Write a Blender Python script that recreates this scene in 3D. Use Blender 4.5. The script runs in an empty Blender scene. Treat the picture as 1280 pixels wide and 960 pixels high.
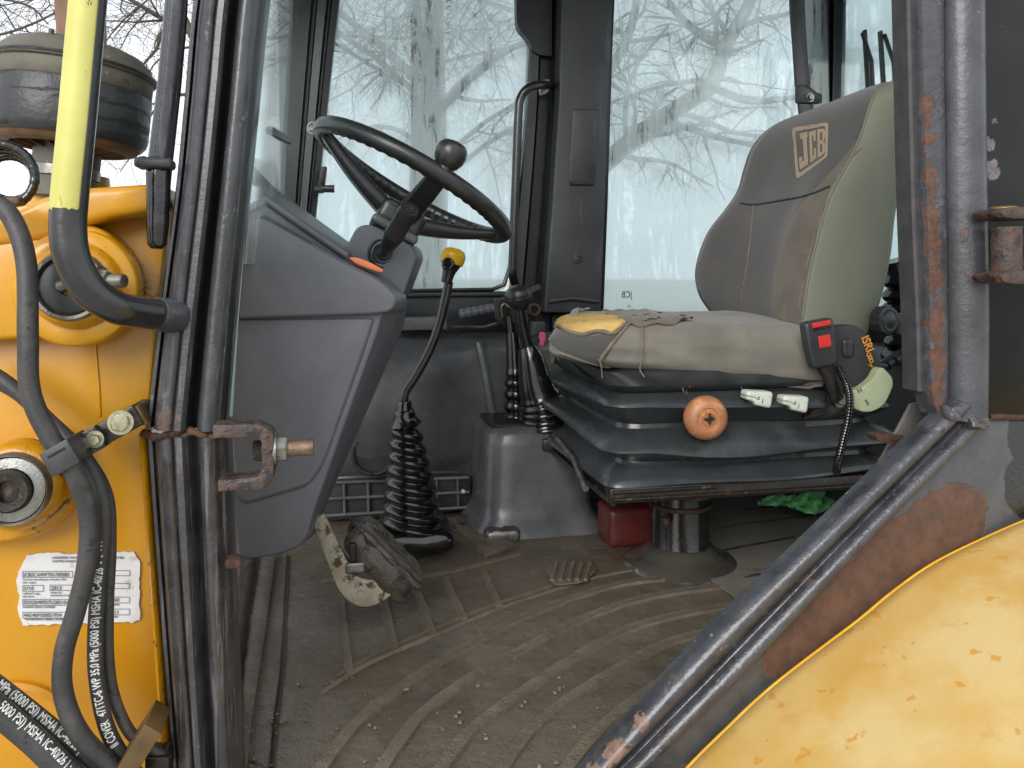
import bpy, bmesh, math, random
from mathutils import Vector, Matrix, noise
from mathutils.bvhtree import BVHTree
from mathutils.geometry import tessellate_polygon

random.seed(7)
scene = bpy.context.scene
col = scene.collection

# ------------------------------------------------------------------ camera
FPX, HORIZ, CAMZ = 1000.0, 345.0, 1.72          # focal length in photo pixels, horizon row, eye height
cam_data = bpy.data.cameras.new("camera")
cam_data.sensor_width = 36.0
cam_data.lens = 36.0 * FPX / 1280.0
cam_data.shift_y = -(480.0 - HORIZ) / 1280.0
cam_data.clip_start, cam_data.clip_end = 0.02, 2000.0
cam = bpy.data.objects.new("camera", cam_data)
cam.location = (0, 0, CAMZ)
cam.rotation_euler = (math.radians(90), 0, 0)
col.objects.link(cam)
scene.camera = cam
CAM = Vector((0, 0, CAMZ))

# ------------------------------------------------------------------ overcast sky
SUN_EL, SUN_AZ = math.radians(27), math.radians(200)
world = bpy.data.worlds.new("World")
scene.world = world
world.use_nodes = True
wn = world.node_tree
wn.nodes.clear()
sky = wn.nodes.new("ShaderNodeTexSky")
sky.sky_type = 'NISHITA'
sky.sun_disc = False
sky.sun_elevation = SUN_EL
sky.sun_rotation = SUN_AZ
sky.air_density = 1.0
sky.dust_density = 6.0
hsv = wn.nodes.new("ShaderNodeHueSaturation")
hsv.inputs["Saturation"].default_value = 0.15
hsv.inputs["Value"].default_value = 0.5
wmix = wn.nodes.new("ShaderNodeMix")
wmix.data_type = 'RGBA'
wmix.inputs["Factor"].default_value = 0.8
wmix.inputs["B"].default_value = (9.2, 9.6, 10.1, 1)       # cloud deck
bg = wn.nodes.new("ShaderNodeBackground")
bg.inputs["Strength"].default_value = 0.1
wo = wn.nodes.new("ShaderNodeOutputWorld")
wn.links.new(sky.outputs[0], hsv.inputs["Color"])
wn.links.new(hsv.outputs[0], wmix.inputs["A"])
wn.links.new(wmix.outputs["Result"], bg.inputs["Color"])
wn.links.new(bg.outputs[0], wo.inputs["Surface"])

sun_data = bpy.data.lights.new("sun", 'SUN')
sun_data.energy = 1.5
sun_data.angle = math.radians(35)
sun_data.color = (1.0, 0.97, 0.93)
sun = bpy.data.objects.new("sun", sun_data)
sun.rotation_euler = (math.radians(90) - SUN_EL, 0, math.radians(-20))
sun.location = (0, -3, 6)
col.objects.link(sun)

scene.view_settings.view_transform = 'Standard'
scene.view_settings.look = 'None'
scene.view_settings.exposure = 0.68
scene.view_settings.gamma = 1.0
scene.view_settings.use_curve_mapping = False
scene.render.engine = 'CYCLES'
scene.cycles.use_denoising = True
scene.cycles.max_bounces = 8
scene.cycles.transparent_max_bounces = 16
scene.cycles.caustics_reflective = False
scene.cycles.caustics_refractive = False

# ------------------------------------------------------------------ coordinates
# The machine stands turned about 11 degrees: R runs to its rear, L across it away from the viewer.
YAW = math.radians(11.5)
R = Vector((math.cos(YAW), math.sin(YAW), 0))
L = Vector((-math.sin(YAW), math.cos(YAW), 0))
U = Vector((0, 0, 1))
FLOOR = 1.10

def W(px, py, d):
    return Vector(((px - 640) / FPX * d, d, CAMZ - (py - HORIZ) / FPX * d))

def M(px, py, l):
    u = (px - 640) / FPX
    return W(px, py, l / (L.y + L.x * u))

def FL(px, py, z=FLOOR):
    return W(px, py, (CAMZ - z) * FPX / (py - HORIZ))

def mc(r, l, z):
    return R * r + L * l + U * z

def rz(px, py, l):
    p = M(px, py, l)
    return p.dot(R), p.z

def pxm(l, px=640):                      # metres per photo pixel on plane l
    return M(px, 345, l).y / FPX

def cr(pts, n):
    """Catmull-Rom through points (any dimension), n samples per span."""
    pts = [tuple(p) for p in pts]
    k = len(pts[0])
    P = [tuple(2 * pts[0][i] - pts[1][i] for i in range(k))] + pts + [tuple(2 * pts[-1][i] - pts[-2][i] for i in range(k))]
    out = []
    for s in range(len(pts) - 1):
        a, b, c, d = P[s:s + 4]
        for j in range(n):
            t = j / n
            out.append(tuple(0.5 * ((2 * b[i]) + (c[i] - a[i]) * t + (2 * a[i] - 5 * b[i] + 4 * c[i] - d[i]) * t * t
                                    + (3 * b[i] - a[i] - 3 * c[i] + d[i]) * t ** 3) for i in range(k)))
    out.append(pts[-1])
    return out

def lerp(a, b, t):
    return a + (b - a) * t

def nz(p, s=1.0, seed=0.0):
    return noise.noise(Vector(p) * s + Vector((seed, seed * 1.7, seed * 0.3)))

# ------------------------------------------------------------------ objects
WLOC = {}

def empty(name, loc, label, cat, group=None):
    o = bpy.data.objects.new(name, None)
    o.empty_display_size = 0.05
    o.location = loc
    col.objects.link(o)
    WLOC[o] = Vector(loc)
    o["label"] = label
    o["category"] = cat
    if group:
        o["group"] = group
    return o

def tag(o, label, cat, group=None):
    o["label"] = label
    o["category"] = cat
    if group:
        o["group"] = group
    return o

def obj(name, vf, mat, parent=None, smooth=40, midx=None, bevel=None, label=None, recalc=True):
    verts, faces = vf
    verts = [Vector(v) for v in verts]
    lo = [min(v[i] for v in verts) for i in range(3)]
    hi = [max(v[i] for v in verts) for i in range(3)]
    c = Vector(((lo[0] + hi[0]) / 2, (lo[1] + hi[1]) / 2, lo[2]))
    me = bpy.data.meshes.new(name)
    me.from_pydata([tuple(v - c) for v in verts], [], faces)
    mats = mat if isinstance(mat, (list, tuple)) else [mat]
    for m in mats:
        me.materials.append(m)
    if midx:
        for p, i in zip(me.polygons, midx):
            p.material_index = i
    if recalc or bevel:
        bm = bmesh.new()
        bm.from_mesh(me)
        bmesh.ops.recalc_face_normals(bm, faces=bm.faces)
        if bevel:
            es = [e for e in bm.edges if len(e.link_faces) == 2 and e.calc_face_angle(0) > math.radians(bevel[2] if len(bevel) > 2 else 35)]
            bmesh.ops.bevel(bm, geom=es, offset=bevel[0], segments=bevel[1], profile=0.5, affect='EDGES', clamp_overlap=True)
        bm.to_mesh(me)
        bm.free()
    if smooth:
        me.polygons.foreach_set("use_smooth", [True] * len(me.polygons))
        me.set_sharp_from_angle(angle=math.radians(smooth))
    o = bpy.data.objects.new(name, me)
    col.objects.link(o)
    if parent is not None:
        o.parent = parent
        o.location = c - WLOC[parent]
    else:
        o.location = c
    WLOC[o] = c
    if label:
        o["label"] = label
    return o

def join(*vfs):
    V, F = [], []
    for v, f in vfs:
        b = len(V)
        V += list(v)
        F += [tuple(i + b for i in q) for q in f]
    return V, F

def bvh_of(vf):
    return BVHTree.FromPolygons([Vector(v) for v in vf[0]], vf[1])

# ------------------------------------------------------------------ shapes (all give (verts, faces))
def frames(pts, up=None):
    pts = [Vector(p) for p in pts]
    T = []
    for i in range(len(pts)):
        a, b = pts[max(i - 1, 0)], pts[min(i + 1, len(pts) - 1)]
        t = (b - a)
        T.append(t.normalized() if t.length > 1e-9 else (T[-1] if T else U.copy()))
    n = up if up is not None else (U if abs(T[0].z) < 0.9 else R)
    n = (n - T[0] * n.dot(T[0])).normalized()
    out = []
    for i, t in enumerate(T):
        n = n - t * n.dot(t)
        n.normalize()
        out.append((pts[i], t, n.copy(), t.cross(n)))
    return out

def tube(pts, rad, seg=14, cap=True, flat=1.0, up=None, arc=None, rmod=None):
    """Sweep; rad number or list; flat scales the normal axis; arc=(a0,a1) gives an open sheet."""
    fr = frames(pts, up)
    V, F = [], []
    n = len(fr)
    for i, (p, t, a, b) in enumerate(fr):
        r = rad[i] if isinstance(rad, (list, tuple)) else rad
        for j in range(seg):
            if arc:
                th = arc[0] + (arc[1] - arc[0]) * j / (seg - 1)
            else:
                th = 2 * math.pi * j / seg
            rr = r * (rmod(i, th) if rmod else 1)
            V.append(p + a * (math.cos(th) * rr * flat) + b * (math.sin(th) * rr))
    for i in range(n - 1):
        for j in range(seg - 1 if arc else seg):
            k = (j + 1) % seg
            F.append((i * seg + j, i * seg + k, (i + 1) * seg + k, (i + 1) * seg + j))
    if cap and not arc:
        F.append(tuple(range(seg)))
        F.append(tuple((n - 1) * seg + j for j in range(seg)))
    return V, F

def ring(center, e1, e2, R0, r, seg=72, sub=14, rmod=None):
    V, F = [], []
    nrm = e1.cross(e2)
    for i in range(seg):
        a = 2 * math.pi * i / seg
        d = e1 * math.cos(a) + e2 * math.sin(a)
        for j in range(sub):
            b = 2 * math.pi * j / sub
            rr = r * (rmod(a, b) if rmod else 1)
            V.append(center + d * (R0 + rr * math.cos(b)) + nrm * (rr * math.sin(b)))
    for i in range(seg):
        for j in range(sub):
            F.append((i * sub + j, ((i + 1) % seg) * sub + j, ((i + 1) % seg) * sub + (j + 1) % sub, i * sub + (j + 1) % sub))
    return V, F

def lathe(o, axis, prof, seg=32, cap=True):
    """prof: (radius, height along axis)."""
    axis = axis.normalized()
    a = axis.orthogonal().normalized()
    b = axis.cross(a)
    V, F = [], []
    for r, h in prof:
        for j in range(seg):
            th = 2 * math.pi * j / seg
            V.append(o + axis * h + (a * math.cos(th) + b * math.sin(th)) * max(r, 1e-5))
    for i in range(len(prof) - 1):
        for j in range(seg):
            k = (j + 1) % seg
            F.append((i * seg + j, i * seg + k, (i + 1) * seg + k, (i + 1) * seg + j))
    if cap:
        F.append(tuple(range(seg)))
        F.append(tuple((len(prof) - 1) * seg + j for j in range(seg)))
    return V, F

def loft(loops, closed=True, cap=True):
    n = len(loops[0])
    V = [p for lp in loops for p in lp]
    F = []
    for i in range(len(loops) - 1):
        for j in range(n if closed else n - 1):
            k = (j + 1) % n
            F.append((i * n + j, i * n + k, (i + 1) * n + k, (i + 1) * n + j))
    if cap:
        F.append(tuple(range(n)))
        F.append(tuple((len(loops) - 1) * n + j for j in range(n)))
    return V, F

def slab(pxs, l, depth):
    """Outline given on plane l, extruded straight across the machine."""
    a = [M(x, y, l) for x, y in pxs]
    return loft([a, [p + L * depth for p in a]])

def slab2(pa, la, pb, lb):
    return loft([[M(x, y, la) for x, y in pa], [M(x, y, lb) for x, y in pb]])

def prism(pts, d):
    return loft([[Vector(p) for p in pts], [Vector(p) + d for p in pts]])

def box(c, ex, ey, ez):
    V = [c + ex * i + ey * j + ez * k for i in (-1, 1) for j in (-1, 1) for k in (-1, 1)]
    return V, [(0, 1, 3, 2), (4, 6, 7, 5), (0, 4, 5, 1), (2, 3, 7, 6), (0, 2, 6, 4), (1, 5, 7, 3)]

def rbox(c, ex, ey, ez, rad, n=8, f=None):
    """Rounded box: ex, ey, ez are half-axes; f(u,v,w) -> local offset in unit coordinates."""
    h = (ex.length, ey.length, ez.length)
    ax = (ex.normalized(), ey.normalized(), ez.normalized())
    V, F, idx = [], [], {}
    def ticks(hh):
        inner = max(hh - rad, 0)
        k = max(3, n // 2)
        t = [-hh + rad * (1 - math.cos(i / k * math.pi / 2)) for i in range(k + 1)]
        m = [lerp(-inner, inner, (i + 1) / n) for i in range(n - 1)]
        return t + m + [-x for x in reversed(t)]
    tk = [ticks(x) for x in h]
    def vert(i, j, k):
        key = (i, j, k)
        if key not in idx:
            p = Vector((tk[0][i], tk[1][j], tk[2][k]))
            q = Vector([max(-(h[a] - rad), min(h[a] - rad, p[a])) for a in range(3)])
            d = p - q
            if d.length > 1e-9:
                q = q + d.normalized() * rad
            else:
                q = p
            if f:
                q = q + Vector(f(q[0] / h[0], q[1] / h[1], q[2] / h[2]))
            idx[key] = len(V)
            V.append(c + ax[0] * q[0] + ax[1] * q[1] + ax[2] * q[2])
        return idx[key]
    N = [len(t) for t in tk]
    for a in range(3):
        b, d = (a + 1) % 3, (a + 2) % 3
        for side in (0, N[a] - 1):
            for i in range(N[b] - 1):
                for j in range(N[d] - 1):
                    q = []
                    for (x, y) in ((i, j), (i + 1, j), (i + 1, j + 1), (i, j + 1)):
                        key = [0, 0, 0]
                        key[a], key[b], key[d] = side, x, y
                        q.append(vert(*key))
                    if len(set(q)) > 2:
                        F.append(tuple(q if side else reversed(q)))
    return V, F

def strip(edges, prof, l, n=10):
    """Post with a cross profile: edges (py or x.., left px, right px) rows; prof (t, height towards the viewer)."""
    rows = cr(edges, n)
    loops = []
    for (ax, ay, bx, by) in rows:
        a, b = M(ax, ay, l), M(bx, by, l)
        loops.append([lerp(a, b, t) - L * h for t, h in prof])
    return loft(loops)

def rpoly(pts, r, n=5):
    """Round the corners of a 2D outline."""
    out = []
    m = len(pts)
    for i in range(m):
        p0, p, p1 = Vector(pts[i - 1]), Vector(pts[i]), Vector(pts[(i + 1) % m])
        rr = r[i] if isinstance(r, (list, tuple)) else r
        d0, d1 = (p0 - p), (p1 - p)
        k = min(rr, d0.length * 0.49, d1.length * 0.49)
        a, b = p + d0.normalized() * k, p + d1.normalized() * k
        if rr <= 0:
            out.append(tuple(p))
            continue
        for j in range(n + 1):
            t = j / n
            q = a * (1 - t) ** 2 + p * 2 * t * (1 - t) + b * t * t
            out.append(tuple(q))
    return out

def hexbolt(c, ax, r, h, washer=True):
    ax = ax.normalized()
    a = ax.orthogonal().normalized()
    b = ax.cross(a)
    loops = []
    for rr, hh in ((r, 0), (r, h * 0.85), (r * 0.86, h), (0.0005, h)):
        loops.append([c + ax * hh + (a * math.cos(k * math.pi / 3) + b * math.sin(k * math.pi / 3)) * rr for k in range(6)])
    vf = loft(loops)
    if washer:
        vf = join(vf, lathe(c, ax, [(r * 1.35, -0.002), (r * 1.35, 0.0012), (0.0005, 0.0014)], 20))
    return vf

# ---- writing
_tcache = {}
def textmesh(s, bold=0.0):
    key = (s, bold)
    if key not in _tcache:
        cu = bpy.data.curves.new("t", 'FONT')
        cu.body = s
        cu.size = 1.0
        cu.resolution_u = 3
        ob = bpy.data.objects.new("t", cu)
        col.objects.link(ob)
        bpy.context.view_layer.update()
        dg = bpy.context.evaluated_depsgraph_get()
        me = bpy.data.meshes.new_from_object(ob.evaluated_get(dg))
        bm = bmesh.new()
        bm.from_mesh(me)
        for yy in (.1, .2, .3, .4, .5, .6):
            bmesh.ops.bisect_plane(bm, geom=bm.verts[:] + bm.edges[:] + bm.faces[:], plane_co=(0, yy, 0), plane_no=(0, 1, 0))
        bm.to_mesh(me)
        bm.free()
        V0 = [(v.co.x, v.co.y) for v in me.vertices]
        F0 = [tuple(p.vertices) for p in me.polygons]
        V, F = [], []
        for k, (dx, dy) in enumerate(((0, 0), (bold, 0), (-bold, 0), (0, bold), (0, -bold)) if bold else ((0, 0),)):
            b0 = len(V)
            V += [(x + dx, y + dy, k) for x, y in V0]
            F += [tuple(i + b0 for i in f) for f in F0]
        bpy.data.objects.remove(ob)
        bpy.data.curves.remove(cu)
        bpy.data.meshes.remove(me)
        _tcache[key] = (V, F)
    return _tcache[key]

def ptext(s, px, py, h, l, squeeze=1.0, bold=0.0, rot=0.0, width=None):
    """Flat writing on plane l; (px,py) baseline left, h capital height in photo pixels."""
    V, F = textmesh(s, bold)
    k = h / 0.70
    if width:
        squeeze = width / (max(v[0] for v in V) * k)
    c, sn = math.cos(rot), math.sin(rot)
    out = []
    for x, y, q in V:
        X, Y = x * k * squeeze, y * k
        out.append(M(px + X * c - Y * sn, py - X * sn - Y * c, l - q * .00008))
    return out, F

def wrap_text(s, path, radius, s0, size, spin=0.0, bold=0.02, sq=0.66):
    """Writing printed round a hose: path points in reading direction, s0 start length, size capital height in metres."""
    pts = [Vector(p) for p in path]
    acc = [0.0]
    for a, b in zip(pts, pts[1:]):
        acc.append(acc[-1] + (b - a).length)
    V, F = textmesh(s, bold)
    k = size / 0.70
    out = []
    for x, y, q in V:
        d = min(max(s0 + x * k * sq, 0), acc[-1] - 1e-6)
        i = max(j for j in range(len(acc)) if acc[j] <= d)
        i = min(i, len(pts) - 2)
        t = (d - acc[i]) / max(acc[i + 1] - acc[i], 1e-9)
        p = lerp(pts[i], pts[i + 1], t)
        t0 = (pts[min(i + 1, len(pts) - 1)] - pts[max(i - 1, 0)]).normalized()
        t1 = (pts[min(i + 2, len(pts) - 1)] - pts[i]).normalized()
        T = lerp(t0, t1, t).normalized()
        c = (CAM - p)
        c = (c - T * c.dot(T)).normalized()
        b = c.cross(T)
        th = (y * k - size / 2) / radius + spin
        out.append(p + (c * math.cos(th) + b * math.sin(th)) * (radius * 1.03 + q * .00008))
    return out, F

def cast(bvh, px, py, off=0.001):
    d = (W(px, py, 1.0) - CAM).normalized()
    hit = bvh.ray_cast(CAM, d)
    if hit[0] is None:
        p = CAM + d * 1.6
        for _ in range(6):
            q = bvh.find_nearest(p)
            p = CAM + d * (q[0] - CAM).dot(d)
        n = q[1] if q[1].dot(d) < 0 else -q[1]
        return q[0] + n * off
    n = hit[1] if hit[1].dot(d) < 0 else -hit[1]
    return hit[0] + n * off

def patch(upper, lower, n, m, bvh, off=0.001, bulge=0.0, rough=0.0):
    """A sheet lying on a surface between two outlines."""
    U_ = cr(upper, n)
    D_ = cr(lower, n)
    V, F = [], []
    k = len(U_)
    for i in range(k):
        for j in range(m + 1):
            t = j / m
            x, y = lerp(Vector(U_[i]), Vector(D_[i]), t)
            e = min(i, k - 1 - i, 4) / 4 * min(j, m - j, 2) / 2
            p = cast(bvh, x, y, off + bulge * e)
            if rough:
                p = p + U * (nz(p, 40) * rough * e)
            V.append(p)
    for i in range(k - 1):
        for j in range(m):
            a = i * (m + 1) + j
            F.append((a, a + 1, a + m + 2, a + m + 1))
    return V, F

def flatpoly(pts2, fn):
    """Fill a 2D outline and map each corner through fn."""
    tri = tessellate_polygon([[Vector((x, y, 0)) for x, y in pts2]])
    return [fn(x, y) for x, y in pts2], [tuple(t) for t in tri]

def densify(pts, step):
    out = []
    for i in range(len(pts)):
        a, b = Vector(pts[i]), Vector(pts[(i + 1) % len(pts)])
        k = max(1, int((b - a).length / step))
        for j in range(k):
            out.append(tuple(lerp(a, b, j / k)))
    return out

# ------------------------------------------------------------------ materials
def S(r, g, b):
    f = lambda c: (c / 255 / 12.92) if c / 255 <= 0.04045 else ((c / 255 + 0.055) / 1.055) ** 2.4
    return (f(r), f(g), f(b), 1)

class NT:
    def __init__(self, name):
        self.m = bpy.data.materials.new(name)
        self.m.use_nodes = True
        self.t = self.m.node_tree
        self.t.nodes.clear()
        self.out = self.t.nodes.new("ShaderNodeOutputMaterial")
        self.pos = self.t.nodes.new("ShaderNodeNewGeometry").outputs["Position"]
    def n(self, kind, **kw):
        nd = self.t.nodes.new(kind)
        for k, v in kw.items():
            setattr(nd, k, v)
        return nd
    def put(self, sock, v):
        if isinstance(v, (int, float)):
            sock.default_value = v
        elif isinstance(v, (tuple, list, Vector)):
            sock.default_value = tuple(v)
        else:
            self.t.links.new(v, sock)
    def math(self, op, a, b=0.0, c=None):
        nd = self.n("ShaderNodeMath", operation=op)
        self.put(nd.inputs[0], a)
        self.put(nd.inputs[1], b)
        if c is not None:
            self.put(nd.inputs[2], c)
        return nd.outputs[0]
    def scaled(self, v):
        nd = self.n("ShaderNodeVectorMath", operation='MULTIPLY')
        self.put(nd.inputs[0], self.pos)
        nd.inputs[1].default_value = v
        return nd.outputs[0]
    def noise(self, scale, detail=4, rough=0.55, vec=None, dist=0.0):
        nd = self.n("ShaderNodeTexNoise")
        self.put(nd.inputs["Vector"], vec if vec is not None else self.pos)
        nd.inputs["Scale"].default_value = scale
        nd.inputs["Detail"].default_value = detail
        nd.inputs["Roughness"].default_value = rough
        nd.inputs["Distortion"].default_value = dist
        return nd.outputs["Fac"]
    def voro(self, scale, vec=None):
        nd = self.n("ShaderNodeTexVoronoi")
        self.put(nd.inputs["Vector"], vec if vec is not None else self.pos)
        nd.inputs["Scale"].default_value = scale
        return nd.outputs["Distance"]
    def ramp(self, f, lo, hi, a=0.0, b=1.0, smooth=True):
        nd = self.n("ShaderNodeMapRange", interpolation_type='SMOOTHSTEP' if smooth else 'LINEAR')
        self.put(nd.inputs["Value"], f)
        for k, v in (("From Min", lo), ("From Max", hi), ("To Min", a), ("To Max", b)):
            self.put(nd.inputs[k], v)
        return nd.outputs["Result"]
    def mixc(self, f, a, b):
        nd = self.n("ShaderNodeMix", data_type='RGBA')
        self.put(nd.inputs["Factor"], f)
        self.put(nd.inputs["A"], a)
        self.put(nd.inputs["B"], b)
        return nd.outputs["Result"]
    def mixf(self, f, a, b):
        nd = self.n("ShaderNodeMix", data_type='FLOAT')
        self.put(nd.inputs[0], f)
        self.put(nd.inputs[2], a)
        self.put(nd.inputs[3], b)
        return nd.outputs[0]
    def dist(self, p):
        nd = self.n("ShaderNodeVectorMath", operation='DISTANCE')
        self.put(nd.inputs[0], self.pos)
        nd.inputs[1].default_value = tuple(p)
        return nd.outputs["Value"]

def mat(name, c, rough=0.5, metal=0.0, spec=0.5, coat=0.0, var=None, grain=None, layers=(), sheen=0.0):
    """c base colour; var=(scale, colour2, lo, hi); grain=[(scale, strength, distance)...]; layers of wear, dirt or rust."""
    N = NT(name)
    colr, rg, mt = c, rough, metal
    height = None
    def addh(h, k):
        nonlocal height
        t = N.math('MULTIPLY', h, k)
        height = t if height is None else N.math('ADD', height, t)
    if var:
        f = N.ramp(N.noise(var[0], 5, 0.6), var[2] if len(var) > 2 else 0.35, var[3] if len(var) > 3 else 0.7)
        colr = N.mixc(f, colr, var[1])
    for sc, st in (grain or ()):
        addh(N.noise(sc, 3, 0.6), st)
    for ly in layers:
        k = ly.get("k", "noise")
        if k == "pts":
            d = None
            for p, r in ly["pts"]:
                e = N.math('SUBTRACT', N.dist(p), r)
                d = e if d is None else N.math('MINIMUM', d, e)
            w = ly.get("warp", 0.02)
            d = N.math('ADD', d, N.math('MULTIPLY', N.math('SUBTRACT', N.noise(ly.get("scale", 40), 5, 0.65), 0.5), w * 2))
            e = ly.get("edge", 0.0015)
            f = N.ramp(d, e, -e)
        elif k == "streak":
            f = N.ramp(N.noise(1.0, 4, 0.6, N.scaled(ly["stretch"])), ly["lo"], ly["hi"])
        elif k == "spots":
            f = N.ramp(N.math('ADD', N.voro(ly["scale"]), N.math('MULTIPLY', N.noise(ly["scale"] * 3, 3), 0.25)), ly["lo"], ly["hi"], 1.0, 0.0)
        else:
            f = N.ramp(N.noise(ly["scale"], ly.get("detail", 6), ly.get("nr", 0.62), None, ly.get("dist", 0.0)), ly["lo"], ly["hi"])
        if "only" in ly:                       # keep within some region of noise
            f = N.math('MULTIPLY', f, N.ramp(N.noise(ly["only"][0], 3), ly["only"][1], ly["only"][2]))
        if "amt" in ly:
            f = N.math('MULTIPLY', f, ly["amt"])
        cc = ly["c"]
        if "c2" in ly:
            cc = N.mixc(N.ramp(N.noise(ly.get("s2", 60), 6, 0.7), 0.35, 0.65), ly["c"], ly["c2"])
        colr = N.mixc(f, colr, cc)
        if "rough" in ly:
            rg = N.mixf(f, rg, ly["rough"])
        if "metal" in ly:
            mt = N.mixf(f, mt, ly["metal"])
        if "h" in ly:
            addh(f, ly["h"])
        if "g" in ly:
            addh(N.math('MULTIPLY', f, N.noise(ly["g"][0], 4, 0.7)), ly["g"][1])
    b = N.n("ShaderNodeBsdfPrincipled")
    N.put(b.inputs["Base Color"], colr)
    N.put(b.inputs["Roughness"], rg)
    N.put(b.inputs["Metallic"], mt)
    b.inputs["Specular IOR Level"].default_value = spec
    b.inputs["Coat Weight"].default_value = coat
    b.inputs["Coat Roughness"].default_value = 0.12
    if sheen:
        b.inputs["Sheen Weight"].default_value = sheen
        b.inputs["Sheen Roughness"].default_value = 0.6
    if height is not None:
        bp = N.n("ShaderNodeBump")
        bp.inputs["Distance"].default_value = 1.0
        bp.inputs["Strength"].default_value = 1.0
        N.put(bp.inputs["Height"], height)
        N.put(b.inputs["Normal"], bp.outputs[0])
    N.put(N.out.inputs["Surface"], b.outputs[0])
    return N.m

RUST = S(70, 50, 40)
RUST2 = S(96, 67, 50)
RUSTD = S(44, 35, 31)
DIRT = S(104, 92, 74)

m_post = mat("worn_black_paint", S(68, 69, 73), 0.36, spec=0.5, coat=0.3, var=(22, S(54, 54, 57)), grain=[(70, 0.0012), (300, 0.0004)], layers=[
    dict(scale=55, lo=0.60, hi=0.66, c=S(120, 122, 128), rough=0.55, h=-0.0003, amt=0.7, only=(9, 0.45, 0.6)),
    dict(k="streak", stretch=(130, 130, 5), lo=0.56, hi=0.62, c=S(40, 39, 40), rough=0.3, amt=0.6), dict(k="streak", stretch=(160, 160, 9), lo=0.60, hi=0.66, c=S(104, 105, 110), rough=0.5, amt=0.5),
    dict(scale=120, lo=0.69, hi=0.73, c=RUST, c2=RUSTD, rough=0.8),
    dict(k="pts", pts=[(M(205, 530, 0.92), 0.016), (M(225, 555, 0.92), 0.014), (M(196, 552, 0.92), 0.008)], warp=0.016, scale=60, c=S(100, 82, 76), c2=RUST, rough=0.75, g=(300, 0.0008))])
m_postdark = mat("groove_shade_black", S(22, 22, 24), 0.3, coat=0.3, var=(30, S(30, 30, 32)), grain=[(120, 0.0004)], layers=[  # shade of the pillar grooves put into colour, along with the black strip
    dict(scale=160, lo=0.70, hi=0.74, c=S(120, 110, 100), rough=0.6)])
m_far = mat("dark_cab_trim_paint", S(26, 27, 29), 0.34, var=(14, S(36, 37, 39)), grain=[(300, 0.0002)], layers=[
    dict(scale=140, lo=0.71, hi=0.75, c=S(110, 112, 112), rough=0.6, amt=0.6),
    dict(k="streak", stretch=(40, 40, 3), lo=0.55, hi=0.75, c=S(52, 54, 57), amt=0.5)])
m_trim = mat("grey_pillar_trim", S(60, 62, 65), 0.42, var=(7, S(46, 48, 51)), grain=[(900, 0.00012)], layers=[
    dict(k="streak", stretch=(30, 30, 5), lo=0.56, hi=0.8, c=S(106, 108, 112), amt=0.5)])
m_dash = mat("grey_moulded_plastic", S(106, 108, 114), 0.38, var=(6, S(92, 94, 100)), grain=[(1100, 0.00022), (60, 0.0002)], layers=[
    dict(scale=14, lo=0.55, hi=0.75, c=S(120, 121, 124), amt=0.35, rough=0.5),
    dict(scale=220, lo=0.73, hi=0.76, c=S(160, 160, 160), amt=0.5),
    dict(k="streak", stretch=(240, 240, 18), lo=0.70, hi=0.74, c=S(140, 140, 142), amt=0.3)])
m_plastic = mat("dark_moulded_plastic", S(96, 98, 101), 0.27, spec=0.6, var=(7, S(76, 78, 80)), grain=[(900, 0.00012), (30, 0.0006)], layers=[
    dict(scale=10, lo=0.5, hi=0.72, c=S(116, 111, 102), rough=0.45, amt=0.5),
    dict(scale=200, lo=0.71, hi=0.75, c=S(150, 150, 148), amt=0.5)])
m_blackpl = mat("black_plastic", S(46, 48, 50), 0.4, var=(20, S(58, 59, 61)), grain=[(1200, 0.00008)], layers=[
    dict(scale=170, lo=0.71, hi=0.75, c=S(120, 116, 108), amt=0.5)])
m_wheel = mat("steering_wheel_plastic", S(38, 38, 40), 0.30, spec=0.6, var=(25, S(50, 49, 49)), grain=[(1100, 0.00008)])
m_rubber = mat("black_gaiter_rubber", S(18, 18, 19), 0.13, spec=0.8, var=(30, S(32, 31, 30)), grain=[(160, 0.0003)], layers=[
    dict(scale=90, lo=0.68, hi=0.74, c=S(110, 100, 86), rough=0.6, amt=0.6)])
m_bellows = mat("seat_bellows_rubber", S(56, 60, 62), 0.27, spec=0.6, var=(8, S(46, 49, 51)), grain=[(700, 0.0001), (18, 0.002)], layers=[
    dict(scale=12, lo=0.52, hi=0.75, c=S(78, 79, 77), amt=0.5, rough=0.45)])
m_seal = mat("dark_rubber_seal", S(64, 62, 64), 0.6, var=(40, S(50, 49, 51)), grain=[(250, 0.0006)])
m_backf = mat("dark_seat_cloth", S(76, 74, 72), 0.9, spec=0.2, var=(9, S(68, 67, 66)), grain=[(1500, 0.0002), (40, 0.0006)], sheen=0.25, layers=[
    dict(scale=7, lo=0.5, hi=0.75, c=S(94, 87, 80), amt=0.4)])
m_bolster = mat("worn_brown_bolster_cloth", S(106, 98, 89), 0.85, spec=0.2, var=(12, S(94, 87, 80)), grain=[(1300, 0.0002), (30, 0.001)], sheen=0.2, layers=[
    dict(scale=16, lo=0.55, hi=0.72, c=S(128, 112, 92), amt=0.6)])
m_backs = mat("olive_grey_vinyl", S(118, 120, 105), 0.6, spec=0.35, var=(4, S(108, 110, 96)), grain=[(900, 0.00015), (25, 0.0008)], layers=[
    dict(scale=60, lo=0.66, hi=0.72, c=S(104, 104, 90), amt=0.4),
    dict(scale=6, lo=0.5, hi=0.7, c=S(120, 106, 84), amt=0.35)])
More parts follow.
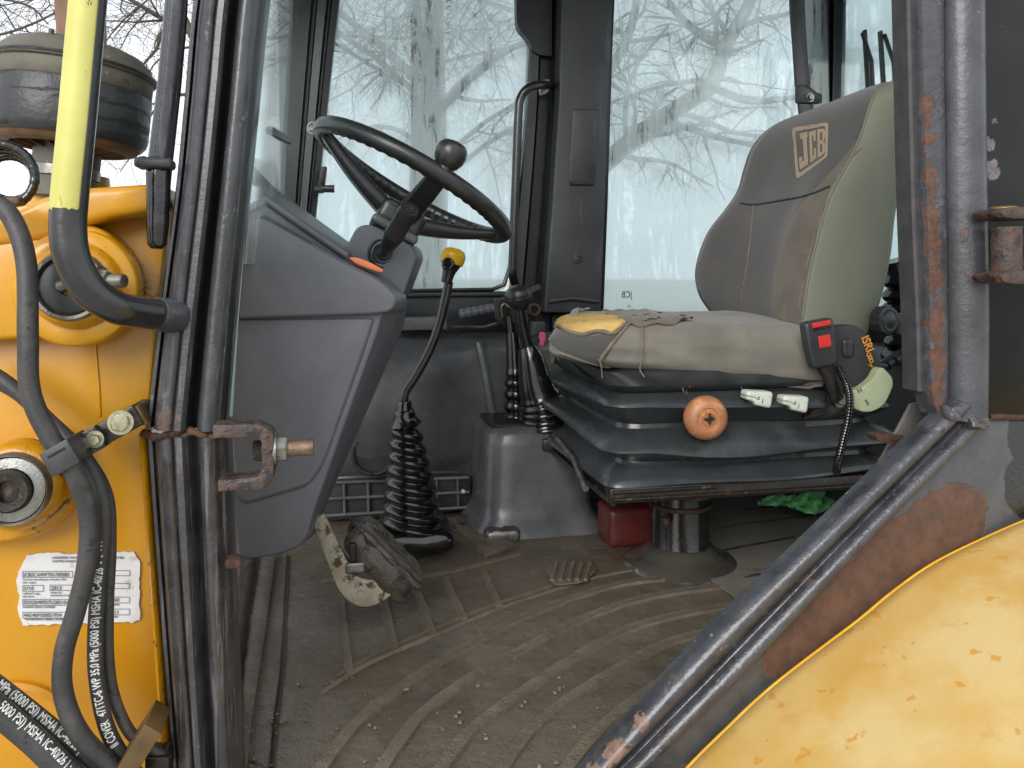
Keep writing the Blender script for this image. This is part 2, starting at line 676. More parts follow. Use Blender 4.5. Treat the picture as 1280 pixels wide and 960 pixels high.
m_cush = mat("worn_grey_cushion_cloth", S(124, 120, 110), 0.88, spec=0.2, var=(6, S(106, 102, 94)), grain=[(1200, 0.00025), (22, 0.0022)], sheen=0.2, layers=[
    dict(scale=9, lo=0.52, hi=0.7, c=S(104, 98, 88), amt=0.6),
    dict(scale=40, lo=0.66, hi=0.72, c=S(140, 118, 84), amt=0.5)])
m_foam = mat("yellow_seat_foam", S(206, 176, 112), 0.95, spec=0.1, var=(25, S(190, 156, 92)), grain=[(300, 0.001), (60, 0.003)], layers=[
    dict(scale=50, lo=0.6, hi=0.7, c=S(166, 128, 74), amt=0.6)])
m_thread = mat("frayed_thread", S(124, 114, 97), 0.9, var=(60, S(100, 90, 74)))
m_mat = mat("dirty_floor_mat", S(106, 98, 87), 0.24, spec=0.7, var=(5, S(90, 83, 72), 0.3, 0.7), grain=[(240, 0.0013), (800, 0.0006), (40, 0.003), (9, .006)], layers=[
    dict(scale=3.5, lo=0.45, hi=0.70, c=S(126, 118, 104), rough=0.36, amt=0.45, dist=0.5),
    dict(scale=5, lo=0.50, hi=0.72, c=S(74, 66, 57), rough=0.16, amt=0.75),
    dict(scale=2.6, lo=0.48, hi=0.62, c=S(96, 82, 66), rough=0.24, amt=0.6, dist=0.8),
    dict(scale=26, lo=0.56, hi=0.68, c=S(108, 86, 62), rough=0.45, amt=0.4),
    dict(scale=90, lo=0.66, hi=0.71, c=S(170, 156, 132), amt=0.6, rough=0.7, h=0.0006)])
m_rib = mat("dirty_mat_rib", S(116, 106, 90), 0.34, var=(14, S(98, 90, 78)), grain=[(260, 0.0025), (60, .003)], layers=[
    dict(scale=30, lo=0.5, hi=0.7, c=S(132, 121, 102), amt=0.45), dict(scale=12, lo=0.5, hi=0.6, c=S(100, 91, 78), amt=0.6)])
m_rear = mat("rear_floor_vinyl", S(112, 109, 101), 0.5, var=(6, S(94, 91, 84)), grain=[(300, 0.0006)], layers=[
    dict(scale=40, lo=0.66, hi=0.70, c=S(40, 38, 35), rough=0.3),
    dict(scale=7, lo=0.5, hi=0.7, c=S(124, 118, 104), amt=0.5)])
m_rust = mat("rust", RUST, 0.82, spec=0.25, var=(30, RUST2), grain=[(220, 0.0015), (60, 0.002)], layers=[
    dict(scale=70, lo=0.52, hi=0.62, c=RUSTD), dict(scale=45, lo=0.56, hi=0.62, c=S(52, 50, 52), rough=0.4, h=0.0008, amt=0.9), dict(scale=160, lo=0.64, hi=0.7, c=S(128, 104, 92))])
m_rustflange = mat("flaking_rusty_paint", S(98, 96, 102), 0.5, var=(50, S(80, 76, 80)), grain=[(140, 0.0022)], layers=[
    dict(scale=22, lo=0.42, hi=0.50, c=S(98, 72, 60), c2=S(76, 60, 54), rough=0.8, h=-0.0012, g=(300, 0.0015), detail=8),
    dict(scale=60, lo=0.62, hi=0.68, c=RUSTD, rough=0.9)])
rp = [(lerp(Vector(M(1165, 660, 0.97)), Vector(M(985, 822, 0.97)), t), r) for t, r in ((-.08, .060), (0, .066), (.15, .064), (.3, .064), (.45, .062), (.6, .060), (.75, .056), (.9, .050), (1.0, .044))]
m_gusset = mat("side_plate_paint", S(74, 74, 76), 0.36, coat=0.25, var=(25, S(62, 61, 62)), grain=[(140, 0.0008)], layers=[
    dict(scale=13, lo=0.62, hi=0.68, c=S(50, 42, 36), rough=0.3, amt=0.7),
    dict(k="pts", pts=[(M(1290, 600, 0.97), 0.062), (M(1300, 540, 0.97), 0.07)], warp=0.012, scale=30, c=S(34, 31, 29), rough=0.22),
    dict(k="pts", pts=rp, warp=0.035, scale=17, c=S(92, 62, 44), c2=S(70, 48, 36), s2=40, rough=0.78, h=-0.0012, g=(350, 0.001))])
m_yel = mat("yellow_machine_paint", S(204, 147, 20), 0.34, spec=0.5, coat=0.3, var=(3, S(194, 133, 10)), grain=[(30, 0.0006)], layers=[
    dict(scale=5, lo=0.55, hi=0.72, c=S(184, 120, 10), amt=0.4),
    dict(scale=180, lo=0.715, hi=0.74, c=S(70, 48, 20), rough=0.7, amt=0.9, only=(8, 0.5, 0.62)),
    dict(scale=50, lo=0.68, hi=0.74, c=S(92, 62, 26), rough=0.7, amt=0.7), dict(scale=9, lo=0.56, hi=0.74, c=S(160, 108, 24), rough=0.5, amt=0.35),
    dict(k="streak", stretch=(26, 26, 3), lo=0.58, hi=0.8, c=S(208, 150, 42), amt=0.4),
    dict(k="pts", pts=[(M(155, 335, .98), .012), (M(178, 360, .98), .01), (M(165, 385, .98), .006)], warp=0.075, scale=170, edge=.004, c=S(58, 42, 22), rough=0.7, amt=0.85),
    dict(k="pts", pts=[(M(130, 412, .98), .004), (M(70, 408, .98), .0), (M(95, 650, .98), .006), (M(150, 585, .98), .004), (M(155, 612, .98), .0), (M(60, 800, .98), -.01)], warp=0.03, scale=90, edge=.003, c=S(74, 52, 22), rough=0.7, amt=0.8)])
m_yelcast = mat("yellow_casting_paint", S(190, 130, 12), 0.34, coat=0.3, var=(20, S(202, 144, 18)), grain=[(45, 0.003), (200, 0.0006)], layers=[
    dict(scale=70, lo=0.64, hi=0.69, c=S(60, 44, 24), rough=0.7),
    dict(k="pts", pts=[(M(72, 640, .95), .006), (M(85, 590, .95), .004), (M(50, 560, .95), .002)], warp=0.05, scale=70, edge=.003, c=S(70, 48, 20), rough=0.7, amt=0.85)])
m_fender = mat("faded_yellow_paint", S(202, 168, 102), 0.6, spec=0.35, var=(7, S(194, 152, 76)), grain=[(500, 0.0002), (12, 0.001)], layers=[
    dict(scale=4.5, lo=0.45, hi=0.62, c=S(206, 180, 124), amt=0.9),
    dict(scale=20, lo=0.58, hi=0.72, c=S(190, 146, 74), rough=0.45, amt=0.55),
    dict(scale=34, lo=0.65, hi=0.69, detail=2, c=S(198, 140, 52), rough=0.4, amt=0.75, h=-.0003), dict(scale=300, lo=0.62, hi=0.72, c=S(214, 194, 150), amt=0.5),
    dict(scale=260, lo=0.74, hi=0.76, c=S(130, 104, 60), amt=0.8),
    dict(k="pts", pts=[(M(1262, 940, 0.62), 0.02), (M(1240, 960, 0.6), 0.018)], warp=0.02, scale=50, c=S(226, 182, 10), rough=0.35)])
m_fedge = mat("bright_yellow_edge", S(218, 156, 18), 0.4, var=(25, S(228, 178, 30)), grain=[(200, 0.0004)])
m_tape = mat("pale_yellow_tape", S(200, 196, 112), 0.5, var=(14, S(190, 186, 102)), grain=[(600, 0.0001), (40, 0.0005)], layers=[
    dict(k="streak", stretch=(90, 90, 34), lo=0.70, hi=0.73, c=S(60, 58, 40), rough=0.6),
    dict(scale=60, lo=0.62, hi=0.75, c=S(190, 186, 96), amt=0.6)])
m_rail = mat("handrail_black_paint", S(32, 31, 33), 0.28, coat=0.4, var=(40, S(44, 42, 42)), grain=[(120, 0.0005)], layers=[
    dict(scale=130, lo=0.68, hi=0.72, c=S(88, 84, 80), rough=0.6, amt=0.7)])
m_hose = mat("black_hose_rubber", S(50, 50, 52), 0.5, var=(14, S(66, 64, 63)), grain=[(400, 0.0004), (120, 0.0006)], layers=[
    dict(scale=24, lo=0.52, hi=0.66, c=S(78, 74, 70), amt=0.7, rough=0.6), dict(scale=70, lo=0.60, hi=0.66, c=S(36, 35, 35), rough=0.22, amt=0.8, h=.0004), dict(scale=120, lo=0.68, hi=0.73, c=S(124, 112, 94), amt=0.7)])
m_print = mat("white_hose_print", S(222, 222, 216), 0.6, layers=[dict(scale=300, lo=0.6, hi=0.68, c=S(60, 60, 60), amt=0.8)])
m_steel = mat("dull_steel", S(150, 150, 146), 0.38, metal=0.85, var=(40, S(110, 104, 96)), grain=[(300, 0.0005)], layers=[
    dict(scale=70, lo=0.6, hi=0.7, c=S(74, 60, 48), rough=0.7, metal=0.1)])
m_bright = mat("zinc_bolt", S(190, 186, 160), 0.3, metal=0.9, var=(80, S(150, 146, 124)), layers=[dict(scale=140, lo=0.62, hi=0.7, c=RUST, metal=0.0, rough=0.8)])
m_darkmet = mat("dark_oily_metal", S(44, 41, 38), 0.36, metal=0.5, var=(50, S(62, 54, 46)), grain=[(200, 0.0008)], layers=[
    dict(scale=60, lo=0.58, hi=0.68, c=S(92, 74, 56), metal=0.0, rough=0.7)])
m_blacksteel = mat("black_clamp_steel", S(30, 29, 28), 0.32, var=(40, S(46, 40, 34)), grain=[(200, 0.0004)], layers=[
    dict(scale=60, lo=0.58, hi=0.7, c=S(104, 78, 40), rough=0.7, amt=0.7)])
m_brownclamp = mat("grimy_brown_clamp", S(92, 70, 34), 0.5, var=(30, S(70, 54, 28)), grain=[(200, 0.0006)])
m_white = mat("white_plastic_lever", S(206, 212, 200), 0.45, var=(30, S(192, 198, 184)), layers=[dict(scale=160, lo=0.68, hi=0.72, c=S(110, 108, 96))])
m_green = mat("pale_green_plastic", S(196, 206, 166), 0.45, var=(20, S(186, 194, 154)), layers=[dict(scale=130, lo=0.7, hi=0.74, c=S(100, 100, 80))])
m_knob = mat("worn_orange_brown_knob", S(178, 122, 84), 0.4, var=(30, S(156, 102, 68)), grain=[(200, 0.0004)], layers=[
    dict(scale=45, lo=0.55, hi=0.68, c=S(206, 150, 104), amt=0.7), dict(scale=120, lo=0.66, hi=0.72, c=S(84, 56, 38))])
m_red = mat("red_plastic", S(216, 52, 50), 0.4)
m_canister = mat("red_painted_box", S(100, 38, 34), 0.45, var=(14, S(80, 32, 29)), layers=[dict(scale=40, lo=0.6, hi=0.7, c=S(80, 40, 34), amt=0.6)])
m_orange = mat("orange_lens", S(244, 132, 84), 0.35)
m_isri = mat("orange_print", S(236, 160, 60), 0.6)
m_logo = mat("tan_embroidery", S(170, 152, 130), 0.9, grain=[(1500, 0.0004)], layers=[dict(scale=160, lo=0.58, hi=0.66, c=S(96, 88, 80), amt=0.8)])
m_knoby = mat("yellow_knob_plastic", S(236, 186, 30), 0.3, var=(60, S(222, 166, 20)), layers=[dict(scale=140, lo=0.67, hi=0.71, c=S(70, 56, 24))])
m_cloth = mat("green_cloth", S(110, 214, 128), 0.95, spec=0.1, var=(40, S(92, 196, 112)), grain=[(900, 0.0006), (80, 0.002)], sheen=0.3)
m_plate = mat("worn_white_sticker", S(214, 214, 214), 0.4, var=(30, S(200, 200, 202)), layers=[
    dict(scale=40, lo=0.60, hi=0.68, c=S(166, 150, 136), amt=0.6), dict(scale=180, lo=0.68, hi=0.72, c=S(130, 100, 76))])
m_ink = mat("grey_print", S(84, 84, 92), 0.6)
m_inkd = mat("black_print", S(30, 30, 32), 0.6)
m_pipe = mat("brown_stack_pipe", S(128, 98, 76), 0.7, var=(14, S(112, 84, 66)), grain=[(120, 0.001)], layers=[
    dict(k="streak", stretch=(60, 60, 3), lo=0.55, hi=0.7, c=S(156, 124, 98), amt=0.6)])
m_precl = mat("weathered_black_plastic", S(46, 46, 49), 0.4, var=(18, S(58, 58, 60)), grain=[(80, 0.0014)], layers=[
    dict(k="streak", stretch=(8, 8, 70), lo=0.54, hi=0.60, c=S(28, 27, 28), rough=0.6, h=-0.0006, amt=0.9),
    dict(scale=90, lo=0.68, hi=0.72, c=S(96, 84, 70), rough=0.8)])
m_preclgrey = mat("dusty_grey_plastic", S(104, 100, 88), 0.6, var=(18, S(86, 84, 78)), grain=[(150, 0.0006)], layers=[
    dict(scale=40, lo=0.6, hi=0.68, c=S(70, 66, 58)), dict(scale=90, lo=0.66, hi=0.7, c=S(190, 190, 186), amt=0.5)])
m_tan = mat("dusty_tan_plastic", S(122, 92, 58), 0.7, var=(30, S(92, 70, 48)))
m_pedal = mat("grimy_white_metal", S(176, 170, 150), 0.45, var=(30, S(150, 142, 118)), grain=[(200, 0.0006)], layers=[
    dict(scale=55, lo=0.52, hi=0.62, c=S(82, 60, 40), rough=0.7), dict(scale=22, lo=0.55, hi=0.66, c=S(104, 90, 70), amt=0.7)])
m_pad = mat("cracked_pedal_rubber", S(84, 78, 69), 0.34, var=(30, S(66, 60, 53)), grain=[(160, 0.002)], layers=[
    dict(scale=50, lo=0.56, hi=0.64, c=S(40, 34, 30), h=-0.001), dict(scale=28, lo=0.6, hi=0.7, c=S(126, 98, 70), amt=0.7)])
m_bark = mat("wet_grey_bark", S(100, 96, 88), 0.85, spec=0.2, var=(3, S(80, 76, 70)), grain=[(20, 0.02)])
m_ground = mat("wet_gravel_ground", S(176, 175, 168), 0.6, var=(0.7, S(160, 160, 150)), grain=[(14, 0.01), (60, 0.006)], layers=[
    dict(scale=1.6, lo=0.5, hi=0.65, c=S(140, 142, 124), amt=0.5)])

def glass(name, fog_lo, fog_hi, tint, film, blur=0.35):
    N = NT(name)
    stretch = N.scaled((9, 9, 0.9))
    runs = N.noise(6.0, 5, 0.6, stretch, 0.4)                     # vertical water runs
    fine = N.noise(260, 3, 0.7)
    mist = N.noise(3.0, 4, 0.6)
    beads = N.voro(330)
    f = N.ramp(mist, 0.3, 0.7, fog_lo, fog_hi)
    f = N.math('ADD', f, N.ramp(fine, 0.42, 0.62, -0.07, 0.10))
    clear = N.math('MULTIPLY', N.ramp(runs, 0.54, 0.60), N.ramp(N.noise(40, 3, 0.6), 0.3, 0.6))
    f = N.math('SUBTRACT', f, N.math('MULTIPLY', clear, 0.40))
    wet = N.math('MULTIPLY', N.ramp(N.noise(6.0, 5, 0.6, N.scaled((13, 13, 1.0)), 0.3), 0.56, 0.62), N.ramp(beads, 0.30, 0.42, 1.0, 0.0))
    f = N.math('ADD', f, N.math('MULTIPLY', wet, 0.62))
    dots = N.math('MULTIPLY', N.ramp(N.voro(150), 0.10, 0.18, 1.0, 0.0), N.ramp(mist, 0.5, 0.65))
    f = N.math('MINIMUM', N.math('MAXIMUM', N.math('ADD', f, N.math('MULTIPLY', dots, 0.25)), 0.02), 0.95)
    tr = N.n("ShaderNodeBsdfTransparent")
    tr.inputs["Color"].default_value = tint
    tl = N.n("ShaderNodeBsdfTranslucent")
    tl.inputs["Color"].default_value = film
    gl = N.n("ShaderNodeBsdfGlossy")
    gl.inputs["Roughness"].default_value = 0.06
    gl.inputs["Color"].default_value = (0.9, 0.95, 0.95, 1)
    lw = N.n("ShaderNodeFresnel")
    lw.inputs["IOR"].default_value = 1.25
    rf = N.n("ShaderNodeBsdfRefraction")
    rf.inputs["IOR"].default_value = 1.06
    rf.inputs["Roughness"].default_value = blur
    rf.inputs["Color"].default_value = tint
    m0 = N.n("ShaderNodeMixShader")
    m0.inputs[0].default_value = 0.5
    N.put(m0.inputs[1], tr.outputs[0])
    N.put(m0.inputs[2], rf.outputs[0])
    m1 = N.n("ShaderNodeMixShader")
    N.put(m1.inputs[0], f)
    N.put(m1.inputs[1], m0.outputs[0])
    N.put(m1.inputs[2], tl.outputs[0])
    m2 = N.n("ShaderNodeMixShader")
    N.put(m2.inputs[0], lw.outputs[0])
    N.put(m2.inputs[1], m1.outputs[0])
    N.put(m2.inputs[2], gl.outputs[0])
    N.put(N.out.inputs["Surface"], m2.outputs[0])
    return N.m

m_glass = glass("misted_wet_glass", 0.40, 0.60, (0.62, 0.725, 0.74, 1), (0.62, 0.725, 0.745, 1))
m_glassf = glass("wet_windscreen_glass", 0.10, 0.30, (0.84, 0.93, 0.92, 1), (0.84, 0.95, 0.94, 1))
def clear_mat():
    N = NT("glass_back")
    tr = N.n("ShaderNodeBsdfTransparent")
    tr.inputs["Color"].default_value = (0.97, 0.99, 0.985, 1)
    N.put(N.out.inputs["Surface"], tr.outputs[0])
    return N.m
m_clear = clear_mat()

def pane(name, pts, thick, mat_, parent, label=None):
    """Sheet of glass: its room-side face carries the mist, the other faces are clear."""
    vf = prism(pts, thick)
    n = len(pts)
    me = obj(name, vf, [mat_, m_clear], parent, smooth=None, midx=[1] * n + [0, 1], recalc=False, label=label)
    return me

# ================================================================== setting
g = 400.0
o = obj("ground", ([(-g, -g, 0), (g, -g, 0), (g, g, 0), (-g, g, 0)], [(0, 1, 2, 3)]), m_ground, smooth=None)
o["kind"] = "structure"

# ---- bare trees beyond the cab
def limb(p, d, length, r0, r1, n, wob, rng, droop=0.0):
    pts = [p.copy()]
    d = d.normalized()
    for i in range(n):
        d = (d + Vector((rng.uniform(-1, 1), rng.uniform(-1, 1), rng.uniform(-1, 1))) * wob + U * droop).normalized()
        pts.append(pts[-1] + d * (length / n))
    return pts, [lerp(r0, r1, i / n) for i in range(n + 1)]

def spread(pts, rad, level, rng, out, dens, maxlev):
    """Side twigs along a limb."""
    length = sum((b - a).length for a, b in zip(pts, pts[1:]))
    k = max(2, int(length * dens[level]))
    for _ in range(k):
        t = rng.uniform(0.12, 1.0)
        x = t * (len(pts) - 1)
        i = min(int(x), len(pts) - 2)
        p = lerp(pts[i], pts[i + 1], x - i)
        r = lerp(rad[i], rad[i + 1], x - i)
        ax = (pts[i + 1] - pts[i]).normalized()
        side = Vector((rng.uniform(-1, 1), rng.uniform(-1, 1), rng.uniform(-0.9, 0.7)))
        d = (ax * rng.uniform(0.2, 0.8) + (side - ax * side.dot(ax)).normalized()).normalized()
        ln = min(length * rng.uniform(0.25, 0.55), 2.2)
        rr = min(r * rng.uniform(0.35, 0.6), 0.03)
        q, qr = limb(p, d, ln, rr, max(rr * 0.35, 0.0022), 5 if level < 2 else 4, 0.28, rng, -0.04)
        out.append((q, qr, 6 if level < 1 else 4 if level < 2 else 3))
        if level + 1 < maxlev:
            spread(q, qr, level + 1, rng, out, dens, maxlev)

def tree(label, trunk, limbs, seed, dens=(1.6, 3.2, 5.0, 6.0), maxlev=3, nl=0, hz=(2.5, 7), lr=0.09):
    rng = random.Random(seed)
    t = empty("bare_tree", (trunk[0][0], trunk[0][1], 0), label, "tree", "bare trees standing beyond the cab")
    tp = cr(trunk, 5)
    pts = [Vector(p[:3]) for p in tp]
    rads = [p[3] for p in tp]
    obj("trunk", tube(pts, rads, 14, rmod=lambda i, th: 1 + 0.06 * math.sin(3 * th + i * 0.5)), m_bark, t)
    out = []
    for lm in limbs:
        c = cr(lm, 4)
        q, qr = [Vector(p[:3]) for p in c], [p[3] for p in c]
        out.append((q, qr, 8))
        spread(q, qr, 0, rng, out, dens, maxlev)
    for k in range(nl):
        z = rng.uniform(*hz)
        i = min(range(len(pts)), key=lambda a: abs(pts[a].z - z))
        a = rng.uniform(0, 2 * math.pi)
        q, qr = limb(pts[i], Vector((math.cos(a), math.sin(a), rng.uniform(0.15, 0.8))), rng.uniform(2.2, 3.8), lr * rng.uniform(0.5, 1), 0.012, 8, 0.16, rng)
        out.append((q, qr, 7))
        spread(q, qr, 0, rng, out, dens, maxlev)
    obj("crown", join(*[tube(q, qr, sg, cap=False) for q, qr, sg in out]), m_bark, t, smooth=60, recalc=False)
    return t

def wl(seq, d):
    return [tuple(W(x, y, d + (q[0] if q else 0))) + (r,) for x, y, r, *q in seq]

tree("bare tree with a thick upright trunk behind the misted window above the steering wheel",
     [(-1.02, 9, 0, 0.30), (-0.97, 9, 1.5, 0.23), (-0.92, 9, 3.0, 0.21), (-0.95, 9, 5.0, 0.17), (-0.8, 9.2, 8.5, 0.1)],
     [wl([(545, 140, .07), (590, 95, .055), (640, 60, .04, .3), (700, 40, .03, .5)], 9),
      wl([(530, 110, .06), (480, 60, .045), (430, 20, .035), (380, -30, .02)], 9),
      wl([(540, 190, .035), (490, 160, .028), (440, 165, .018), (400, 190, .01)], 9)], 3, dens=(4.5, 7.0, 8.0, 6), nl=9, lr=0.04)
tree("bare tree with a heavy rising limb seen through the window left of the seat back",
     [(0.50, 7.6, 0, 0.24), (0.48, 7.6, 2.0, 0.2), (0.47, 7.6, 4.0, 0.17), (0.5, 7.6, 7.0, 0.08)],
     [wl([(705, 250, .085), (765, 197, .085), (802, 165, .08), (860, 127, .08), (890, 105, .075), (908, 55, .065), (938, 0, .055), (955, -80, .05)], 7.4),
      wl([(805, 163, .04), (850, 158, .035), (890, 170, .03), (945, 180, .02), (1010, 170, .01)], 7.35),
      wl([(888, 108, .04), (935, 126, .035), (990, 122, .025), (1050, 112, .015)], 7.3),
      wl([(905, 60, .045), (865, 35, .04), (835, 0, .03), (820, -50, .02)], 7.3),
      wl([(700, 150, .06), (760, 90, .05), (790, 30, .04), (800, -40, .03)], 7.5)], 5, dens=(5.0, 7.0, 8.0, 6), nl=6, lr=0.04)
tree("bare tree reaching in from the left edge above the round black air cleaner",
     [(-8.4, 9.5, 0, 0.3), (-8.3, 9.5, 3, 0.24), (-8.2, 9.5, 8, 0.1)],
     [wl([(-220, 70, .05), (-90, 50, .03), (-10, 45, .018), (40, 30, .014), (90, 5, .010), (140, -20, .006)], 9),
      wl([(-220, -20, .05), (-60, -10, .025), (30, 5, .014), (60, 30, .008)], 9.2), wl([(-200, 120, .04), (-60, 70, .02), (0, 62, .012), (50, 50, .007)], 9.1)], 11, dens=(4.5, 7.0, 8.0, 6), nl=2, lr=.04)
tree("bare tree with fine twigs between the handrail and the near front cab post",
     [(-3.3, 9.4, 0, 0.2), (-3.4, 9.4, 3, 0.17), (-3.45, 9.4, 6.5, 0.1)],
     [wl([(300, 120, .06), (250, 60, .05), (215, -10, .045), (200, -60, .03)], 9.3),
      wl([(225, 10, .03), (203, 40, .024), (195, 62, .018), (178, 82, .013), (170, 100, .008)], 9.2),
      wl([(270, 120, .03), (215, 120, .018), (188, 145, .012), (170, 185, .008), (150, 215, .005)], 9.3), wl([(240, -40, .02), (190, -5, .012), (160, 25, .008), (140, 50, .005)], 9.4)], 23, dens=(4.5, 7.0, 8.0, 6), nl=3, lr=0.04)

# ================================================================== cab
SIDE = 0.93
cab = empty("cab_frame", mc(0.1, 1.5, FLOOR - 0.1), "worn black steel cab frame round the open doorway, rusty along its edges", "cab frame")

# near front pillar
fp_prof = [(0, -.055), (0, -.008), (.03, -.003), (.07, -.003), (.10, -.009), (.13, .004), (.2, .012), (.31, .015), (.35, .013), (.365, .007), (.385, .007), (.40, .013), (.48, .014), (.53, .008), (.565, -.006), (.63, -.009), (.655, 0), (.70, .009), (.77, .012), (.85, .010), (.90, .002), (.93, -.004), (.97, -.006), (1, -.014), (1, -.055)]
upper = [(262, -120, 348, -120), (240, 0, 330, 0), (229, 120, 318, 120), (217, 240, 306, 240), (196, 400, 291, 400), (180, 535, 280, 538)]
lower = [(181, 545, 281, 545), (189, 660, 285, 660), (200, 800, 290, 800), (213, 960, 297, 960), (219, 1040, 301, 1040)]
def groove_idx(edges, prof, bands, n=10):
    rows = (len(edges) - 1) * n
    m = len(prof)
    out = []
    for i in range(rows):
        for j in range(m):
            t = (prof[j][0] + prof[(j + 1) % m][0]) / 2
            out.append(1 if any(a < t < b for a, b in bands) else 0)
    return out + [0, 0]
FPB = ((-.01, .02), (.075, .115), (.36, .39), (.54, .66), (.93, .99))
post = obj("front_pillar", strip(upper, fp_prof, SIDE), [m_post, m_postdark], cab, smooth=50, midx=groove_idx(upper, fp_prof, FPB))
obj("front_pillar_foot", strip(lower, [(t, h - .002) for t, h in fp_prof], SIDE), mat("dark_worn_pillar_paint", S(60, 58, 59), 0.30, coat=0.35, var=(22, S(44, 42, 42)), grain=[(90, 0.0016)], layers=[
    dict(k="streak", stretch=(150, 150, 7), lo=0.58, hi=0.64, c=S(96, 94, 96), rough=0.5, amt=0.7),
    dict(k="streak", stretch=(110, 110, 4), lo=0.6, hi=0.7, c=S(86, 72, 62), rough=0.6, amt=0.6),
    dict(scale=55, lo=0.62, hi=0.68, c=S(110, 106, 104), rough=0.55, amt=0.6, only=(9, 0.45, 0.6)),
    dict(scale=90, lo=0.67, hi=0.72, c=S(84, 62, 48), rough=0.8)]), cab, smooth=50)
wb = [M(lerp(179, 281, t), 541 + 3 * math.sin(t * 9), SIDE) - L * (-0.002 + 0.013 * max(0, math.sin(t * math.pi * 2.0) if t < .5 else 0.6 * math.sin((t - .5) * math.pi * 2))) for t in [i / 24 for i in range(25)]]
obj("weld_bead", tube(wb, [0.0042 + 0.0010 * math.sin(i * 1.9) for i in range(25)], 10), m_rust, cab)
# thin yellow edge showing beside the lower pillar belongs to the loader tower (below)

# windscreen glass edge and lip beside the pillar
obj("windscreen_seal", tube([M(340, -120, 0.97), M(329, 0, 0.97), M(307, 238, 0.97), M(294, 395, 0.97), M(286, 520, 0.97)], 0.004, 8), mat("pale_glass_edge", S(150, 172, 166), 0.2), cab)

# far front pillar
fprof = [(0, -.05), (0, 0), (.42, .004), (.46, -.012), (.52, -.012), (.56, .0), (.74, .006), (.78, -.01), (.82, -.01), (.86, .004), (1, .002), (1, -.05)]
obj("far_front_pillar", strip([(371, -120, 442, -120), (364, 0, 424, 0), (352, 200, 402, 200), (346, 330, 388, 330), (340, 460, 372, 460)], fprof, 2.16), m_far, cab, smooth=35)
# middle pillar: frame grooves, bulge of the window corner, trim cover
mprof = [(0, -.05), (0, 0), (.10, .004), (.14, -.012), (.25, -.012), (.28, .006), (.42, .006), (.46, -.02), (.60, -.02), (.64, .002), (1, .002), (1, -.05)]
obj("middle_pillar", strip([(662, -120, 772, -120), (664, 0, 768, 0), (660, 130, 762, 130), (646, 300, 757, 300), (632, 440, 752, 440)], mprof, 2.18), m_far, cab, smooth=35)
obj("window_corner", slab(rpoly([(644, -120), (690, -120), (690, 70), (668, 68), (660, 48), (646, 34)], [0, 0, 0, 10, 14, 14]), 2.165, 0.03), m_far, cab)
trim = obj("pillar_trim", slab(rpoly([(706, -120), (771, -120), (766, 0), (760, 140), (756, 260), (751, 391), (680, 391), (691, 255), (699, 130), (702, 0)], 3), 2.09, 0.06), m_trim, cab, bevel=(0.008, 3))
obj("trim_recess", slab(rpoly([(716, 136), (749, 136), (744, 228), (711, 228)], 4), 2.0905 - 0.004, 0.004), m_blackpl, trim, bevel=(0.002, 2))
obj("recess_ledge", tube([M(713, 229, 2.085), M(742, 229, 2.085)], 0.005, 8), m_trim, trim)
obj("screw", lathe(M(722, 323, 2.09), -L, [(0.015, 0.0), (0.014, 0.003), (0.008, 0.004), (0.007, 0.001), (0.003, 0.001), (0.0005, 0.003)], 20), m_blackpl, trim)
obj("trim_fold", tube([M(686, 377, 2.088), M(715, 373, 2.086), M(748, 377, 2.088)], 0.006, 8), m_trim, trim)
obj("rear_corner_pillar", strip([(1016, -120, 1068, -120), (1017, 0, 1061, 0), (1020, 140, 1062, 140), (1030, 420, 1068, 420)], [(0, -.06), (0, 0), (.38, .004), (.42, -.01), (.5, -.01), (.53, .01), (.86, .01), (.9, 0), (1, 0), (1, -.06)], 2.24), m_far, cab, smooth=35)
# rails under and over the far windows
obj("window_rail", slab([(372, 366), (640, 364), (690, 388), (690, 430), (372, 412)], 2.19, 0.05), m_far, cab, bevel=(0.006, 2))
obj("rail_lip", tube([M(400, 370, 2.18), M(520, 369, 2.18), M(628, 368, 2.18)], 0.005, 8), m_trim, cab)
obj("rear_window_rail", slab([(690, 391), (1130, 389), (1130, 430), (690, 430)], 2.19, 0.05), m_far, cab, bevel=(0.006, 2))
# door latch on far pillar
lt = obj("window_latch", tube([M(396, 236, 2.1), M(404, 236, 2.08), M(418, 236, 2.08)], [0.008, 0.009, 0.010], 12), m_blackpl, cab)
obj("latch_plate", slab(rpoly([(401, 208), (409, 208), (405, 241), (396, 241)], 2), 2.12, 0.02), m_darkmet, cab, bevel=(0.002, 2))
obj("latch_bolt", hexbolt(M(391, 160, 2.12), -L, 0.012, 0.01), m_steel, cab)

# near rear pillar
bprof = [(0, -.06), (0, .002), (.12, .012), (.3, .019), (.5, .022), (.68, .018), (.82, .006), (.9, -.008), (1, -.014), (1, -.06)]
obj("rear_pillar", strip([(1179, -120, 1234, -120), (1182, 0, 1236, 0), (1184, 200, 1238, 200), (1187, 380, 1241, 380), (1190, 525, 1238, 525)], bprof, SIDE + 0.01), mat("grey_worn_pillar_paint", S(70, 71, 77), 0.36, coat=0.2, var=(16, S(54, 54, 57)), grain=[(70, 0.0012), (300, 0.0003)], layers=[
    dict(scale=90, lo=0.66, hi=0.70, c=S(150, 146, 146), amt=0.6),
    dict(k="pts", pts=[(M(1212, 290, .91), .016), (M(1210, 470, .91), .010), (M(1200, 430, .91), .006), (M(1217, 345, .91), .014)], warp=0.018, scale=70, c=S(110, 84, 74), c2=S(92, 84, 86), rough=0.8, g=(400, 0.0015)),
    dict(scale=60, lo=0.68, hi=0.72, c=RUST, rough=0.8)]), cab, smooth=60)
